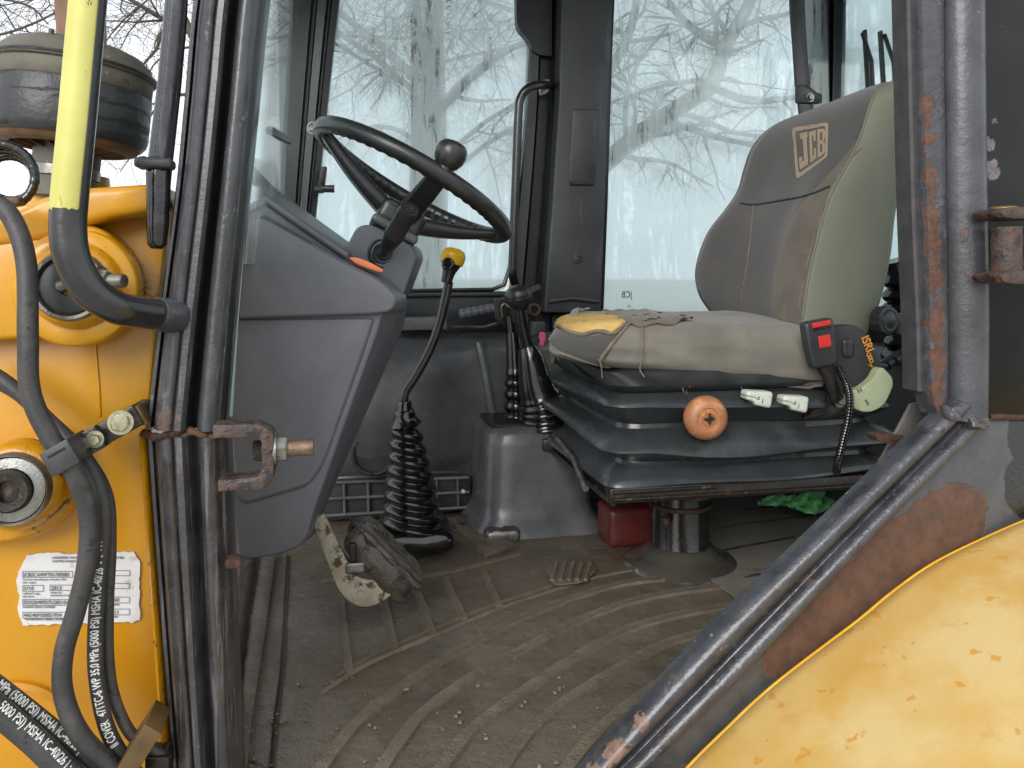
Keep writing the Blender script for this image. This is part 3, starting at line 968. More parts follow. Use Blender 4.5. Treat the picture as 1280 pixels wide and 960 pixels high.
fpts = [(M(1163 + k * .6, 128 + k * 15, SIDE), .0085 + .004 * (k % 3 == 0) + .004 * min(1, k / 10)) for k in range(26)]
m_flange = mat("flaking_flange_paint", S(72, 72, 78), 0.4, coat=0.2, var=(40, S(58, 57, 61)), grain=[(120, 0.002)], layers=[
    dict(k="pts", pts=fpts, warp=0.017, scale=48, edge=.0008, c=S(104, 72, 58), c2=S(74, 54, 46), s2=70, rough=0.85, h=-.0014, g=(320, .0018)),
    dict(scale=46, lo=0.58, hi=0.61, c=S(84, 84, 90), rough=0.45, h=.0012, amt=0.9, only=(14, .45, .55))])
obj("door_seal", strip([(1130, -120, 1150, -120), (1133, 0, 1151, 0), (1139, 250, 1156, 250), (1145, 400, 1162, 400), (1147, 489, 1163, 489)], [(0, -.03), (0, 0), (.15, .003), (.85, .001), (1, -.003), (1, -.03)], SIDE + 0.02), m_seal, cab)
obj("pillar_flange", strip([(1147, -120, 1180, -120), (1149, 0, 1182, 0), (1151, 110, 1183, 110), (1155, 250, 1185, 250), (1158, 350, 1186, 350), (1161, 480, 1187, 480), (1170, 519, 1180, 519)], [(0, -.03), (0, -.004), (.06, .003), (.5, .005), (.9, .001), (.96, -.008), (1, -.03)], SIDE + 0.011, n=8), m_flange, cab)
pan = obj("rear_side_panel", slab([(1228, -120), (1460, -120), (1460, 522), (1232, 522)], SIDE + 0.02, 0.03), mat("glossy_black_panel", S(12, 12, 13), 0.2, spec=.35, coat=0.1, var=(12, S(24, 23, 23)), layers=[
    dict(scale=26, lo=0.63, hi=0.68, c=S(96, 94, 100), rough=0.5, only=(5, .45, .6)),
    dict(scale=240, lo=0.73, hi=0.75, c=S(190, 186, 180), rough=0.7),
    dict(k="pts", pts=[(M(1240, 212, .95), .012), (M(1236, 180, .95), .008), (M(1222, 85, .95), .006), (M(1243, 150, .95), .004)], warp=0.016, scale=60, c=S(112, 110, 116), c2=RUST, rough=0.6)]), cab, bevel=(0.003, 2))
obj("panel_seam", tube([M(1236, 521, .95), M(1300, 522, .95), M(1460, 524, .95)], 0.0045, 8), m_rust, cab)
# sill rail, running down to the front of the doorway
sprof = [(0, -.018), (0, -.008), (.015, .0), (.05, .007), (.12, .0125), (.20, .0145), (.28, .0125), (.35, .007), (.385, .0), (.40, -.008), (.55, -.008), (.565, -.003), (.60, -.001), (.635, -.003), (.66, .001), (.70, .006), (.78, .0095), (.86, .009), (.93, .005), (.98, -.001), (1, -.008), (1, -.018)]
obj("sill_rail", strip([(1194, 500, 1238, 526), (1171, 521, 1224, 539), (1036, 651, 1095, 668), (876, 806, 928, 846), (738, 956, 802, 968), (656, 1046, 712, 1060)], sprof, SIDE + 0.005), mat("worn_sill_paint", S(64, 66, 72), 0.28, coat=0.35, var=(26, S(46, 46, 49)), grain=[(110, 0.0014)], layers=[
    dict(scale=30, lo=0.55, hi=0.63, c=S(88, 76, 68), c2=S(60, 50, 44), rough=0.6, amt=0.7, dist=1.0),
    dict(scale=70, lo=0.63, hi=0.68, c=S(120, 104, 98), c2=S(130, 130, 136), rough=0.6, amt=0.8, only=(7, .42, .6)),
    dict(scale=40, lo=0.66, hi=0.7, c=RUST, c2=RUSTD, rough=0.8),
    dict(k="pts", pts=[(M(800, 905, .92), .012), (M(768, 940, .92), .018), (M(730, 965, .92), .022)], warp=0.02, scale=120, c=S(126, 100, 88), c2=S(96, 72, 58), rough=0.75)]), cab, smooth=50)
obj("rail_weld", rbox(M(1188, 516, SIDE - 0.002), R * .012, L * .012, U * .012, .0115, 8, lambda u, v, w: (nz((u, v, w), 1.3) * .004, nz((u, v, w), 1.4, 4) * .004, nz((u, v, w), 1.3, 8) * .004)), m_post, cab)
obj("rail_weld", rbox(M(1219, 528, SIDE - 0.002), R * .015, L * .012, U * .009, .0085, 8, lambda u, v, w: (nz((u, v, w), 1.3, 3) * .004, nz((u, v, w), 1.4, 5) * .004, nz((u, v, w), 1.3, 7) * .004)), m_post, cab, smooth=180)
obj("side_plate", slab([(1236, 524), (1460, 524), (1460, 640), (1285, 665), (1167, 722), (1072, 792), (976, 866), (862, 980), (780, 1040), (690, 1060), (800, 962), (925, 840), (1093, 664), (1218, 538)], SIDE + 0.025, 0.02), m_gusset, cab, bevel=(0.002, 2))
# the rest of the shell that lights and shades the inside
obj("roof", prism([mc(-.75, .95, 2.75), mc(1.5, .95, 2.75), mc(1.5, 2.3, 2.75), mc(-.75, 2.3, 2.75)], U * .08), m_far, cab)
obj("rear_wall", prism([mc(1.45, 1.0, FLOOR), mc(1.45, 2.25, FLOOR), mc(1.45, 2.25, 1.60), mc(1.45, 1.0, 1.60)], R * .03), m_blackpl, cab)

# hinge brackets on the front pillar
m_hinge = mat("dark_rusty_hinge_steel", S(62, 50, 45), 0.6, var=(40, S(86, 62, 50)), grain=[(220, 0.0015), (60, 0.002)], layers=[
    dict(scale=60, lo=0.50, hi=0.58, c=S(40, 36, 35), rough=0.4), dict(scale=28, lo=0.56, hi=0.64, c=S(60, 60, 62), rough=0.4, amt=0.8),
    dict(scale=150, lo=0.64, hi=0.7, c=S(120, 96, 84))])
def hinge_clevis():
    lh = 0.90
    up = tube([M(272, 533, lh), M(300, 529, lh - .01), M(325, 527, lh - .02), M(338, 533, lh - .02), M(341, 548, lh - .02)], 0.0075, 10, flat=0.75, up=U)
    h = obj("hinge_bracket", prism([M(*p, lh) for p in rpoly([(272, 525), (326, 524), (345, 533), (345, 590), (337, 602), (278, 605), (278, 592), (326, 588), (331, 580), (331, 545), (325, 539), (272, 541)], [1, 3, 8, 4, 8, 1, 1, 2, 5, 6, 3, 1])], L * -0.03), m_hinge, cab, bevel=(0.0025, 2), label='rusty forked hinge bracket with a bolt')
    st = obj("stud", lathe(M(340, 562, lh - .012), R * 1 + U * .02, [(0.011, 0), (0.011, 0.006), (0.0085, 0.008), (0.0085, 0.036), (0.0095, 0.039), (0.0095, 0.043), (0.001, 0.0435)], 20), mat('rusty_stud', S(120, 100, 82), .45, metal=.4, var=(60, S(84, 60, 46)), grain=[(200, .001)]), h)
    obj("nut", hexbolt(M(345, 562, lh - .012), R, 0.0135, 0.012), m_steel, h)
    obj("inner_nut", hexbolt(M(330, 563, lh - .012), -R, 0.012, 0.011), m_darkmet, h)
    obj("lug", rbox(M(293, 702, .92), R * .009, L * .010, U * .006, .005, 4), m_rust, h)
hinge_clevis()
hb = obj("hinge", lathe(M(1258, 342, .885), U, [(0.019, 0), (0.0185, .03), (0.0185, .06)], 28), m_hinge, cab, label="rusty two-plate hinge with a thick barrel")
for ya, yb in ((262, 277), (338, 355)):
    obj("hinge_plate", prism([M(x, y, .91) for x, y in rpoly([(1213, ya + 6), (1222, ya + 1), (1330, ya - 3), (1330, yb - 4), (1232, yb), (1217, yb - 2)], 3)], L * -.05), m_hinge, hb, bevel=(0.002, 2))
obj("barrel", lathe(M(1297, 342, .885), U, [(0.017, 0), (0.017, .06)], 28), m_hinge, hb)
obj("brass_cap", lathe(M(1255, 264, .885), U, [(0.017, -.002), (0.017, .004), (0.0145, .006), (0.001, .0065)], 24), mat("dull_brass", S(176, 146, 96), 0.4, metal=0.7, var=(60, S(140, 110, 70))), hb)

# ---- windows
def side_window(name, label, px, l, mt, seal_px):
    w = empty(name, M(px[-1][0], px[-1][1], l), label, "window")
    pane("pane", [M(x, y, l) for x, y in px], L * .005, mt, w)
    q = [M(x, y, l - .004) for x, y in seal_px]
    obj("gasket", tube(q, 0.006, 8), m_far, w)
    return w
fw = rpoly([(360, -140), (690, -140), (690, 10), (664, 55), (662, 130), (648, 250), (633, 364), (380, 372), (384, 300)], [0, 0, 0, 12, 10, 10, 14, 0, 0])
w1 = side_window("side_window", "misted side window with water runs behind the steering wheel", fw, 2.2, m_glass, [(664, 60), (661, 130), (647, 250), (637, 335), (630, 356), (615, 362), (500, 364), (395, 366)])
rw = [(750, -140), (1030, -140), (1036, 120), (1046, 392), (744, 394)]
w2 = side_window("side_window", "misted side window with a tree limb and bead marks beside the seat back", rw, 2.215, m_glass, [(770, -100), (765, 0), (757, 260), (752, 388)])
# etched maker's mark, seen from the back
mk = []
for s, x, y, h in (("JCB", 790, 372, 8), ("AS2", 789, 384, 3)):
    V, F = textmesh(s, 0.01)
    k = h / 0.7
    mk.append(([M(x - a * k * .75, y - b * k, 2.213) for a, b, _ in V], F))
obj("etched_mark", join(*mk), m_inkd, w2, smooth=None)
wr = empty("rear_window", mc(1.465, 1.6, 1.6), "misted rear window at the right, behind the seat's shoulder", "window")
pane("pane", [mc(1.465, 2.24, 1.60), mc(1.465, .99, 1.60), mc(1.465, .99, 2.75), mc(1.465, 2.24, 2.75)][::-1], R * .005, m_glass, wr)
ws = empty("windscreen", M(345, 240, 1.6), "narrow strip of wet windscreen between the two front posts", "window")
a0, a1 = M(345, -140, .98), M(300, 330, .98)
b0, b1 = M(374, -140, 2.18), M(352, 330, 2.18)
pane("pane", [a0, a1, b1, b0], R * -.005, m_glassf, ws)
obj("wiper_arm", tube([M(322, 163, 1.35) + R * .02, M(340, 172, 1.6) + R * .02, M(350, 176, 1.9) + R * .02], 0.008, 8), m_blackpl, ws)

# gas strut and outside wiper by the rear window
gs = empty("gas_strut", M(1005, 140, 2.1), "black flat strut with a bolted bracket beside the far rear post", "strut")
obj("arm", strip([(986, -120, 1004, -120), (989, 0, 1006, 0), (993, 60, 1009, 60), (996, 108, 1013, 105)], [(0, -.012), (0, 0), (.5, .003), (1, 0), (1, -.012)], 2.12), m_trim, gs)
obj("lower_arm", strip([(997, 116, 1014, 114), (1000, 135, 1016, 130), (1004, 170, 1022, 165)], [(0, -.012), (0, 0), (.5, .003), (1, 0), (1, -.012)], 2.12), m_trim, gs)
obj("bracket", slab(rpoly([(998, 106), (1010, 106), (1022, 116), (1028, 117), (1028, 129), (1012, 129), (998, 128)], 3), 2.11, .02), m_blackpl, gs, bevel=(.002, 2))
obj("bolt", hexbolt(M(1013, 122, 2.11), -L, 0.009, 0.008), m_steel, gs)
wi = obj("window_stay", join(tube([mc(1.43, 2.03, 2.41), mc(1.43, 1.99, 2.32), mc(1.43, 1.97, 2.06)], 0.006, 8), tube([mc(1.44, 2.035, 2.42), mc(1.44, 2.02, 2.26), mc(1.44, 2.0, 2.06)], 0.010, 8, flat=.5)), m_blackpl)
tag(wi, "thin black window stay at the rear window above the seat", "window stay")

# grab handle by the middle pillar
gh = empty("grab_handle", M(645, 325, 2.06), "slim black tubular grab handle beside the middle pillar trim", "handle")
hp = cr([M(690, 107, 2.15), M(678, 106, 2.08), M(662, 109, 2.05), M(651, 122, 2.05), M(648, 145, 2.05), M(645, 220, 2.05), M(641, 320, 2.05), M(641, 345, 2.06), M(645, 358, 2.12)], 6)
obj("tube", tube(hp, 0.0115, 14), m_rail, gh)
obj("flange", slab(rpoly([(673, 100), (688, 98), (688, 112), (682, 118), (675, 120)], 3), 2.12, .01), m_steel, gh, bevel=(.002, 2))
# ================================================================== floor
fo = obj("cab_floor", prism([mc(-.62, .9, FLOOR - .03), mc(1.5, .9, FLOOR - .03), mc(1.5, 2.3, FLOOR - .03), mc(-.62, 2.3, FLOOR - .03)], U * .022), m_darkmet, smooth=None)
fo["kind"] = "structure"
fm = empty("floor_mat", mc(.2, 1.4, FLOOR), "grimy moulded brown-black floor mat with curved ribs in front of the seat", "floor mat")
# mat sheet: fine grid with slight sag and raised outer edge
V, F = [], []
nx, ny = 120, 90
r0, r1, l0, l1 = -.50, 1.45, .90, 2.2
for i in range(nx + 1):
    for j in range(ny + 1):
        r, l = lerp(r0, r1, i / nx), lerp(l0, l1, j / ny)
        z = FLOOR + 0.004 * nz((r, l, 0), 5) + 0.0016 * nz((r, l, 3), 22)
        e = max(0, 1 - (r - r0) / .06)
        z += 0.03 * e * e
        V.append(mc(r, l, z))
for i in range(nx):
    for j in range(ny):
        a = i * (ny + 1) + j
        F.append((a, a + 1, a + ny + 2, a + ny + 1))
obj("mat_sheet", (V, F), m_mat, fm, smooth=60)

def ridge(px, w, h=0.005, m=m_rib, name="rib", parent=fm, n=8, zz=FLOOR):
    pts = [FL(x, y, zz) for x, y in cr(px, n)]
    lps = []
    for i, (p, t, a, b) in enumerate(frames(pts, U)):
        k = 1 + .10 * nz(p, 25)
        hh = h * (1 + .25 * nz(p, 14, 3))
        z = .004 * nz((p.dot(R), p.dot(L), 0), 5)
        q = p + U * z
        lps.append([q + b * w * k - U * .004, q + b * w * .86 * k + U * hh, q + b * w * .55 * k + U * hh * .9, q - b * w * .55 * k + U * hh * .9, q - b * w * .86 * k + U * hh, q - b * w * k - U * .004])
    return obj(name, loft(lps), m, parent, smooth=30)
def rib(px, w, h=0.007, m=m_rib, name="rib", parent=fm, n=8, zz=FLOOR):
    pts = [FL(x, y, zz) for x, y in cr(px, n)]
    k = len(pts)
    vf = tube(pts, [w * (1 + .18 * nz(p, 18)) * min(1, .35 + min(i, k - 1 - i) * .25) for i, p in enumerate(pts)], 10, flat=h / w, up=U)
    return obj(name, vf, m, parent)
arcs = [[(395, 972), (432, 925), (474, 882), (551, 826), (648, 776), (740, 741), (813, 727), (900, 719), (975, 716)],
        [(470, 975), (500, 932), (532, 892), (590, 848), (667, 805), (740, 770), (813, 748), (900, 735), (960, 731)],
        [(545, 975), (570, 940), (595, 911), (667, 858), (764, 797), (830, 774), (900, 760), (950, 752)],
        [(622, 975), (645, 938), (680, 900), (764, 843), (837, 805), (900, 788), (950, 778)],
        [(700, 975), (735, 930), (775, 893), (861, 834), (920, 808)]]
for a in arcs:
    ridge(a, 0.0105, .0055)
rib([(400, 868), (440, 841), (483, 819), (541, 795), (619, 763), (680, 742), (745, 722), (800, 712)], .006, .004)
ridge([(405, 858), (440, 834), (483, 812), (541, 788), (619, 757), (680, 736), (745, 716)], .004, .003)
for a in ([(426, 752), (431, 800), (437, 842)], [(478, 742), (486, 780), (494, 814)], [(523, 744), (532, 770), (541, 794)], [(557, 724), (567, 750), (581, 776)], [(602, 708), (612, 732), (624, 760)]):
    ridge(a, .0075, .005)
ridge([(360, 695), (357, 760), (353, 834), (345, 900), (338, 975)], .004, .003, m_darkmet)
ridge([(400, 728), (440, 725), (520, 722), (600, 706), (650, 694)], .006, .0035)
# slatted boss
bp = rpoly([(680, 707), (700, 696), (738, 698), (748, 712), (730, 728), (692, 733)], 7)
boss = obj("boss", loft([[FL(x, y, FLOOR + .0) for x, y in bp], [FL(x, y, FLOOR + .008) for x, y in bp], [FL(lerp(714, x, .9), lerp(714, y, .9), FLOOR + .010) for x, y in bp]]), m_mat, fm)
for k in range(5):
    x = 690 + k * 10.5
    obj("slat", tube([FL(x, 725, FLOOR + .011), FL(x + 6, 703, FLOOR + .011)], .0045, 8, flat=.7, up=U), m_rib, boss)
# rear floor boards' seams
rf = obj("rear_floor", prism([mc(a_, b_, FLOOR + .001) for a_, b_ in rpoly([(.74, 1.25), (1.44, 1.15), (1.44, 2.1), (.66, 2.1)], [.12, 0, 0, .05])], U * .006), m_rear, fm, bevel=(.003, 2))
for a in ([(895, 690), (960, 678), (1045, 662)], [(890, 662), (960, 652), (1050, 640)], [(930, 722), (985, 712), (1040, 701)], [(895, 641), (980, 632), (1055, 624)]):
    rib(a, .004, .0035, m_darkmet, "seam_strip", rf, zz=FLOOR + .007)
# threshold strip and torn seal along the front post
obj("threshold_strip", tube([FL(336, 690, FLOOR + .012), FL(322, 780, FLOOR + .012), FL(300, 900, FLOOR + .012), FL(290, 980, FLOOR + .012)], .016, 10, flat=.3, up=U), m_mat, fm)
ts = [FL(316, 672, FLOOR + .02), FL(306, 740, FLOOR + .02), FL(296, 800, FLOOR + .02), FL(290, 870, FLOOR + .02), FL(286, 950, FLOOR + .02)]
sl = obj("door_seal_strip", tube(cr(ts, 8), [.016 * (1 + .25 * nz(p, 30)) for p in cr(ts, 8)], 10, flat=.5, up=U), m_darkmet)
tag(sl, "torn grimy seal strip lying along the foot of the front post", "seal")

# grit and crumbs near the doorway
rng = random.Random(31)
bits = []
for k in range(110):
    x, y = rng.uniform(295, 760), rng.uniform(840, 1000)
    if k < 25:
        x, y = rng.gauss(325, 22), rng.gauss(930, 35)
    if y < 700 or x < 296:
        continue
    s_ = rng.uniform(.0012, .0032)
    p_ = FL(x, y, FLOOR + .004)
    bits.append(rbox(p_, Vector((s_, 0, 0)), Vector((0, s_ * rng.uniform(.6, 1.2), 0)), Vector((0, 0, s_ * .6)), s_ * .4, 1))
gb = obj("floor_grit", join(*bits), mat("pale_grit", S(132, 120, 100), .8, var=(300, S(80, 66, 52))))
gb["kind"] = "stuff"
gb["label"] = "scattered crumbs of dried mud on the mat near the doorway"
gb["category"] = "grit"

# ================================================================== side wall moulding
sp = empty("wall_lining", mc(.0, 2.1, FLOOR), "dark moulded plastic wall lining below the window behind the gear lever", "lining")
loops = []
for i in range(41):
    r = lerp(-.55, 1.44, i / 40)
    d = 0.075 * math.sin(min(max((r + .30) / .60, 0), 1) * math.pi) ** .8 + .01 * math.sin(r * 9)
    hump = .012 * math.exp(-((r - .06) / .14) ** 2)
    prof = [(2.22, 1.10), (2.13 - d * .2, 1.10), (2.12 - d * .3, 1.19), (2.105 - d, 1.24), (2.09 - d * 1.2, 1.34), (2.09 - d, 1.44), (2.10 - d * .8, 1.515 + hump), (2.115 - d * .5, 1.545 + hump), (2.15, 1.562 + hump), (2.22, 1.564 + hump)]
    loops.append([mc(r, l, z) for l, z in prof])
panel_vf = loft(loops)
obj("moulding", panel_vf, m_plastic, sp, smooth=55)
pb = bvh_of(panel_vf)
# ledge block at the top
obj("ledge", slab(rpoly([(492, 398), (558, 396), (560, 412), (490, 414)], 3), 2.07, .08), m_plastic, sp, bevel=(.006, 2))
# vertical ridge
rd = [cast(pb, x, y, .004) for x, y in cr([(598, 430), (604, 455), (612, 500), (618, 540), (614, 570), (610, 595)], 6)]
obj("ridge", tube(rd, [.012, ] * len(rd), 10), m_plastic, sp)
# round port cover
pc = cast(pb, 467, 567, 0)
port = obj("port_cover", lathe(pc + L * .01, -L, [(.056, 0), (.056, .012), (.052, .017), (.047, .016), (.044, .008), (.02, .006), (.0005, .006)], 40), m_blackpl, sp)
for k in range(6):
    a = k * math.pi / 3 + .4
    obj("rivet", lathe(pc - L * .006 + R * .05 * math.cos(a) + U * .05 * math.sin(a), -L, [(.004, 0), (.003, .003), (.0003, .0035)], 8), m_darkmet, port)
# vent grille with cells
gr = obj("vent_grille", slab(rpoly([(400, 602), (588, 594), (590, 634), (560, 640), (400, 652)], 4), 2.055, .02), m_blackpl, sp, bevel=(.003, 2))
for y0, y1 in ((604, 597), (624, 615), (645, 634)):
    obj("bar", tube([M(402, y0, 2.048), M(586, y1, 2.048)], .0045, 8), m_plastic, gr)
for x in (430, 460, 490, 520, 546, 572):
    t = (x - 402) / 184
    obj("bar", tube([M(x, lerp(604, 597, t), 2.048), M(x + 1, lerp(645, 634, t), 2.048)], .004, 8), m_plastic, gr)
obj("rivet", lathe(M(579, 614, 2.05), -L, [(.006, 0), (.005, .006), (.0005, .007)], 12), m_white, gr)
# panel lower lip
lp = [cast(pb, x, y, .002) for x, y in cr([(400, 598), (470, 594), (545, 590), (585, 592), (612, 606)], 6)]
obj("lower_lip", tube(lp, .006, 8), m_plastic, sp)

# ================================================================== lever console
lc = empty("lever_console", mc(.36, 1.95, FLOOR), "dark moulded box carrying the black levers beside the seat", "console")
bot = rpoly([(606, 664), (640, 686), (668, 676), (752, 652), (790, 610), (640, 600)], [8, 22, 20, 10, 0, 0])
def cl(pts, z, l, k=1.0):
    return [mc(rr, ll, z) for rr, ll in pts]
foot = [(.215, 2.08), (.215, 1.86), (.46, 1.86), (.50, 1.90), (.50, 2.08)]
def shape(gx, z, rd_=.045):
    p = rpoly([(.315 - gx, 2.10), (.315 - gx, 1.87 - gx), (.59 + gx, 1.87 - gx), (.59 + gx, 2.10)], [0, .07, .07, 0])
    return [mc(a, b, z) for a, b in p]
cvf = loft([shape(.03, FLOOR), shape(.022, FLOOR + .02), shape(.006, FLOOR + .04), shape(.0, FLOOR + .07), shape(-.004, 1.31), shape(-.008, 1.335), shape(-.018, 1.35), shape(-.04, 1.354)])
obj("box", cvf, m_plastic, lc, smooth=60)
obj("worn_foot", rbox(mc(.352, 1.850, FLOOR + .012), R * .042, L * .022, U * .016, .012, 6, lambda u, v, w: (0, 0, nz((u * 3, v, w), 2) * .004)), m_steel, lc)
obj("lever_tray", prism([mc(a, b, 1.353) for a, b in rpoly([(.335, 1.91), (.57, 1.91), (.57, 2.08), (.335, 2.08)], .02)], U * .006), m_darkmet, lc)

def gaiter(path, r0, r1, ribs, amp, neck=.12, n=None, top=None):
    n = n or ribs * 10
    pts, rad = [], []
    P = cr(path, 10)
    for i in range(n + 1):
        t = i / n
        x = t * (len(P) - 1)
        k = min(int(x), len(P) - 2)
        p = lerp(Vector(P[k]), Vector(P[k + 1]), x - k)
        base = lerp(r0, r1, t)
        w = 0
        if t > neck:
            q = (t - neck) / (1 - neck) * ribs
            w = amp * (abs(math.sin(q * math.pi)) ** 0.7 - .4) * min(1, (t - neck) * 8)
        pts.append(p)
        rad.append(base + w)
    return pts, rad

# front black lever
lv = empty("control_lever", M(675, 528, 1.95), "black lever with a split round knob beside the seat cushion's front", "lever")
kc = M(648, 371, 1.9)
ax = (kc - M(661, 432, 1.92)).normalized()
obj("knob", lathe(kc - ax * .036, ax, [(.012, -.01), (.0135, .0), (.022, .012), (.0305, .024), (.033, .036), (.033, .0365), (.0325, .0375), (.033, .0385), (.032, .046), (.027, .056), (.016, .063), (.0005, .065)], 32), m_wheel, lv)
obj("knob_button", lathe(M(650, 377, 1.875) + L * .004, (CAM - kc).normalized() + U * -.2, [(.016, -.004), (.016, .003), (.013, .004), (.011, .001), (.0005, .001)], 24), m_rubber, lv)
obj("shaft", tube([M(650, 385, 1.9), M(654, 410, 1.91), M(661, 440, 1.92)], .0145, 14), m_rubber, lv)
p, r = gaiter([M(659, 433, 1.92), M(664, 450, 1.92), M(670, 480, 1.925), M(678, 505, 1.93), M(682, 530, 1.94)], .022, .064, 5, .010, .6, 70)
obj("gaiter", tube(p, r, 26, up=R), m_rubber, lv, smooth=70)
# rear black lever, half hidden
lv = empty("control_lever", M(643, 527, 2.02), "slimmer black lever with a ribbed boot just behind the round-knobbed lever", "lever")
obj("shaft", tube([M(637, 395, 2.02), M(640, 420, 2.02), M(642, 460, 2.02)], .011, 12), m_rubber, lv)
p, r = gaiter([M(641, 415, 2.02), M(643, 440, 2.02), M(645, 480, 2.02), M(646, 530, 2.02)], .018, .030, 5, .009, .5, 60)
obj("gaiter", tube(p, r, 22, up=R), m_rubber, lv, smooth=70)
# hand brake with ridged grip
hbk = empty("hand_brake", M(625, 405, 2.08), "parking brake lever with a ridged dark grip and rusty bracket under the window", "lever")
gp = [lerp(M(574, 393, 2.06), M(617, 385, 2.06), i / 40) for i in range(41)]
obj("grip", tube(gp, [(.011 + .0025 * abs(math.sin(i * .42))) * (.6 if i in (0,) else 1) for i in range(41)], 12), m_dash, hbk)
obj("bracket", slab(rpoly([(617, 374), (636, 372), (640, 400), (634, 410), (618, 398)], 3), 2.05, .03), m_darkmet, hbk, bevel=(.003, 2))
obj("ratchet_spring", ring(M(667, 387, 2.03), R, U, .014, .004, 24, 8), m_rust, hbk)
obj("ratchet_spring", ring(M(667, 387, 2.03) - L * .012, R, U, .013, .004, 24, 8), m_rust, hbk)
obj("cable_arm", slab(rpoly([(655, 380), (664, 382), (664, 404), (655, 402)], 2), 2.035, .02), m_darkmet, hbk, bevel=(.002, 2))
obj("spring_clip", tube(cr([M(628, 397, 2.04), M(627, 384, 2.035), M(631, 380, 2.035), M(636, 384, 2.035)], 5), .003, 8), m_steel, hbk)
obj("rod", tube([M(565, 409, 2.1), M(605, 409, 2.09), M(640, 399, 2.07)], .005, 8), m_blackpl, hbk)
obj("tab", prism([M(x, y, 2.08) for x, y in rpoly([(658, 362), (672, 355), (676, 356), (676, 361), (662, 367)], 2)], L * .004), m_trim, hbk)
jb = obj("junction_block", slab(rpoly([(664, 402), (682, 402), (682, 420), (664, 420)], 2), 2.0, .03), m_trim, None, bevel=(.003, 2))
tag(jb, "small grey block beside the front end of the seat cushion", "block")

# ================================================================== dash console
da = empty("dash_console", mc(-.35, 1.45, 1.24), "large grey moulded dash console behind the near front post", "dashboard")
lowA = rpoly([(270, 380), (482, 380), (470, 420), (392, 640), (382, 680), (348, 694), (300, 700), (292, 640)], [0, 6, 0, 20, 26, 20, 14, 0])
lowB = rpoly([(300, 385), (510, 378), (504, 410), (404, 640), (393, 672), (365, 682), (320, 686), (312, 640)], [0, 6, 0, 20, 26, 20, 14, 0])
obj("lower_body", slab2(lowA, 1.252, lowB, 1.52), m_dash, da, bevel=(.012, 4, 50), smooth=50)
obj("lower_panel", slab2(rpoly([(280, 400), (466, 398), (452, 440), (402, 580), (385, 604), (366, 610), (303, 628), (297, 610)], [0, 6, 0, 20, 14, 14, 10, 4]), 1.246, rpoly([(276, 400), (470, 398), (456, 442), (406, 582), (388, 608), (368, 615), (302, 633), (293, 612)], [0, 6, 0, 20, 14, 14, 10, 4]), 1.254), m_dash, da, bevel=(.002, 2), smooth=45)
cowA = rpoly([(262, 254), (312, 264), (340, 278), (420, 324), (478, 352), (497, 372), (490, 390), (462, 393), (270, 399)], [0, 8, 0, 0, 16, 12, 10, 8, 0])
cowB = rpoly([(300, 262), (335, 265), (360, 280), (432, 322), (485, 346), (510, 370), (508, 392), (480, 394), (300, 397)], [0, 8, 0, 0, 16, 12, 10, 8, 0])
obj("upper_cowl", slab2(cowA, 1.235, cowB, 1.50), m_dash, da, bevel=(.016, 5, 50), smooth=50)
obj("instrument_hood", slab2(rpoly([(270, 200), (315, 236), (345, 258), (436, 318), (432, 331), (330, 300), (270, 290)], [0, 6, 0, 6, 4, 0, 0]), 1.36, rpoly([(300, 190), (345, 236), (372, 256), (452, 314), (450, 331), (360, 300), (300, 290)], [0, 6, 0, 6, 4, 0, 0]), 1.75), m_dash, da, bevel=(.008, 3, 40), smooth=50)
obj("hood_lip", tube([M(300, 226, 1.357), M(318, 238, 1.357), M(345, 259, 1.357), M(400, 297, 1.357), M(434, 320, 1.357)], .007, 10), m_dash, da)
obj("vent_slot", slab2([(330, 272), (352, 282), (390, 303), (388, 306), (350, 287), (330, 276)], 1.25, [(330, 272), (352, 282), (390, 303), (388, 306), (350, 287), (330, 276)], 1.30), m_blackpl, da)
ol = obj("warning_lens", prism([M(x, y, 1.30) for x, y in cr([(436, 322), (446, 322), (460, 327), (472, 333), (479, 338), (474, 340), (458, 335), (444, 329), (436, 322)], 3)[:-1]], L * .05), m_orange, da, bevel=(.002, 2), label="orange lens on the dash by the steering column")

# ================================================================== steering
st = empty("steering_column", M(475, 350, 1.6), "black steering wheel with spinner knob on its grey column", "steering")
shA = rpoly([(428, 318), (446, 283), (463, 280), (516, 309), (521, 322), (503, 372), (455, 345)], [6, 12, 10, 12, 10, 4, 4])
shB = rpoly([(446, 318), (460, 286), (475, 284), (526, 311), (530, 323), (512, 370), (466, 345)], [6, 12, 10, 12, 10, 4, 4])
obj("shroud", slab2(shA, 1.46, shB, 1.66), m_dash, st, bevel=(.010, 4, 50), smooth=50)
sb0 = M(478, 317, 1.462)
obj("stalk_boot", lathe(sb0 + L * .004, -L + R * .15, [(.028, 0), (.028, .004), (.025, .007), (.022, .004), (.019, .005), (.017, .010), (.013, .009), (.011, .014), (.009, .018), (.0005, .018)], 36), m_blackpl, st)
s0, s1 = M(479, 318, 1.45), M(512, 261, 1.36)
sa = s1 - s0
sk = obj("column_stalk", lathe(s0, sa, [(.0075, 0), (.0075, sa.length * .10), (.013, sa.length * .18), (.0175, sa.length * .40), (.0185, sa.length * .43), (.0185, sa.length * .46), (.0172, sa.length * .48), (.0172, sa.length * .96), (.016, sa.length), (.0135, sa.length), (.0130, sa.length * .985), (.0095, sa.length * .985), (.009, sa.length * 1.005), (.006, sa.length * 1.005), (.005, sa.length * .99), (.0003, sa.length * .99)], 32), m_wheel, st)

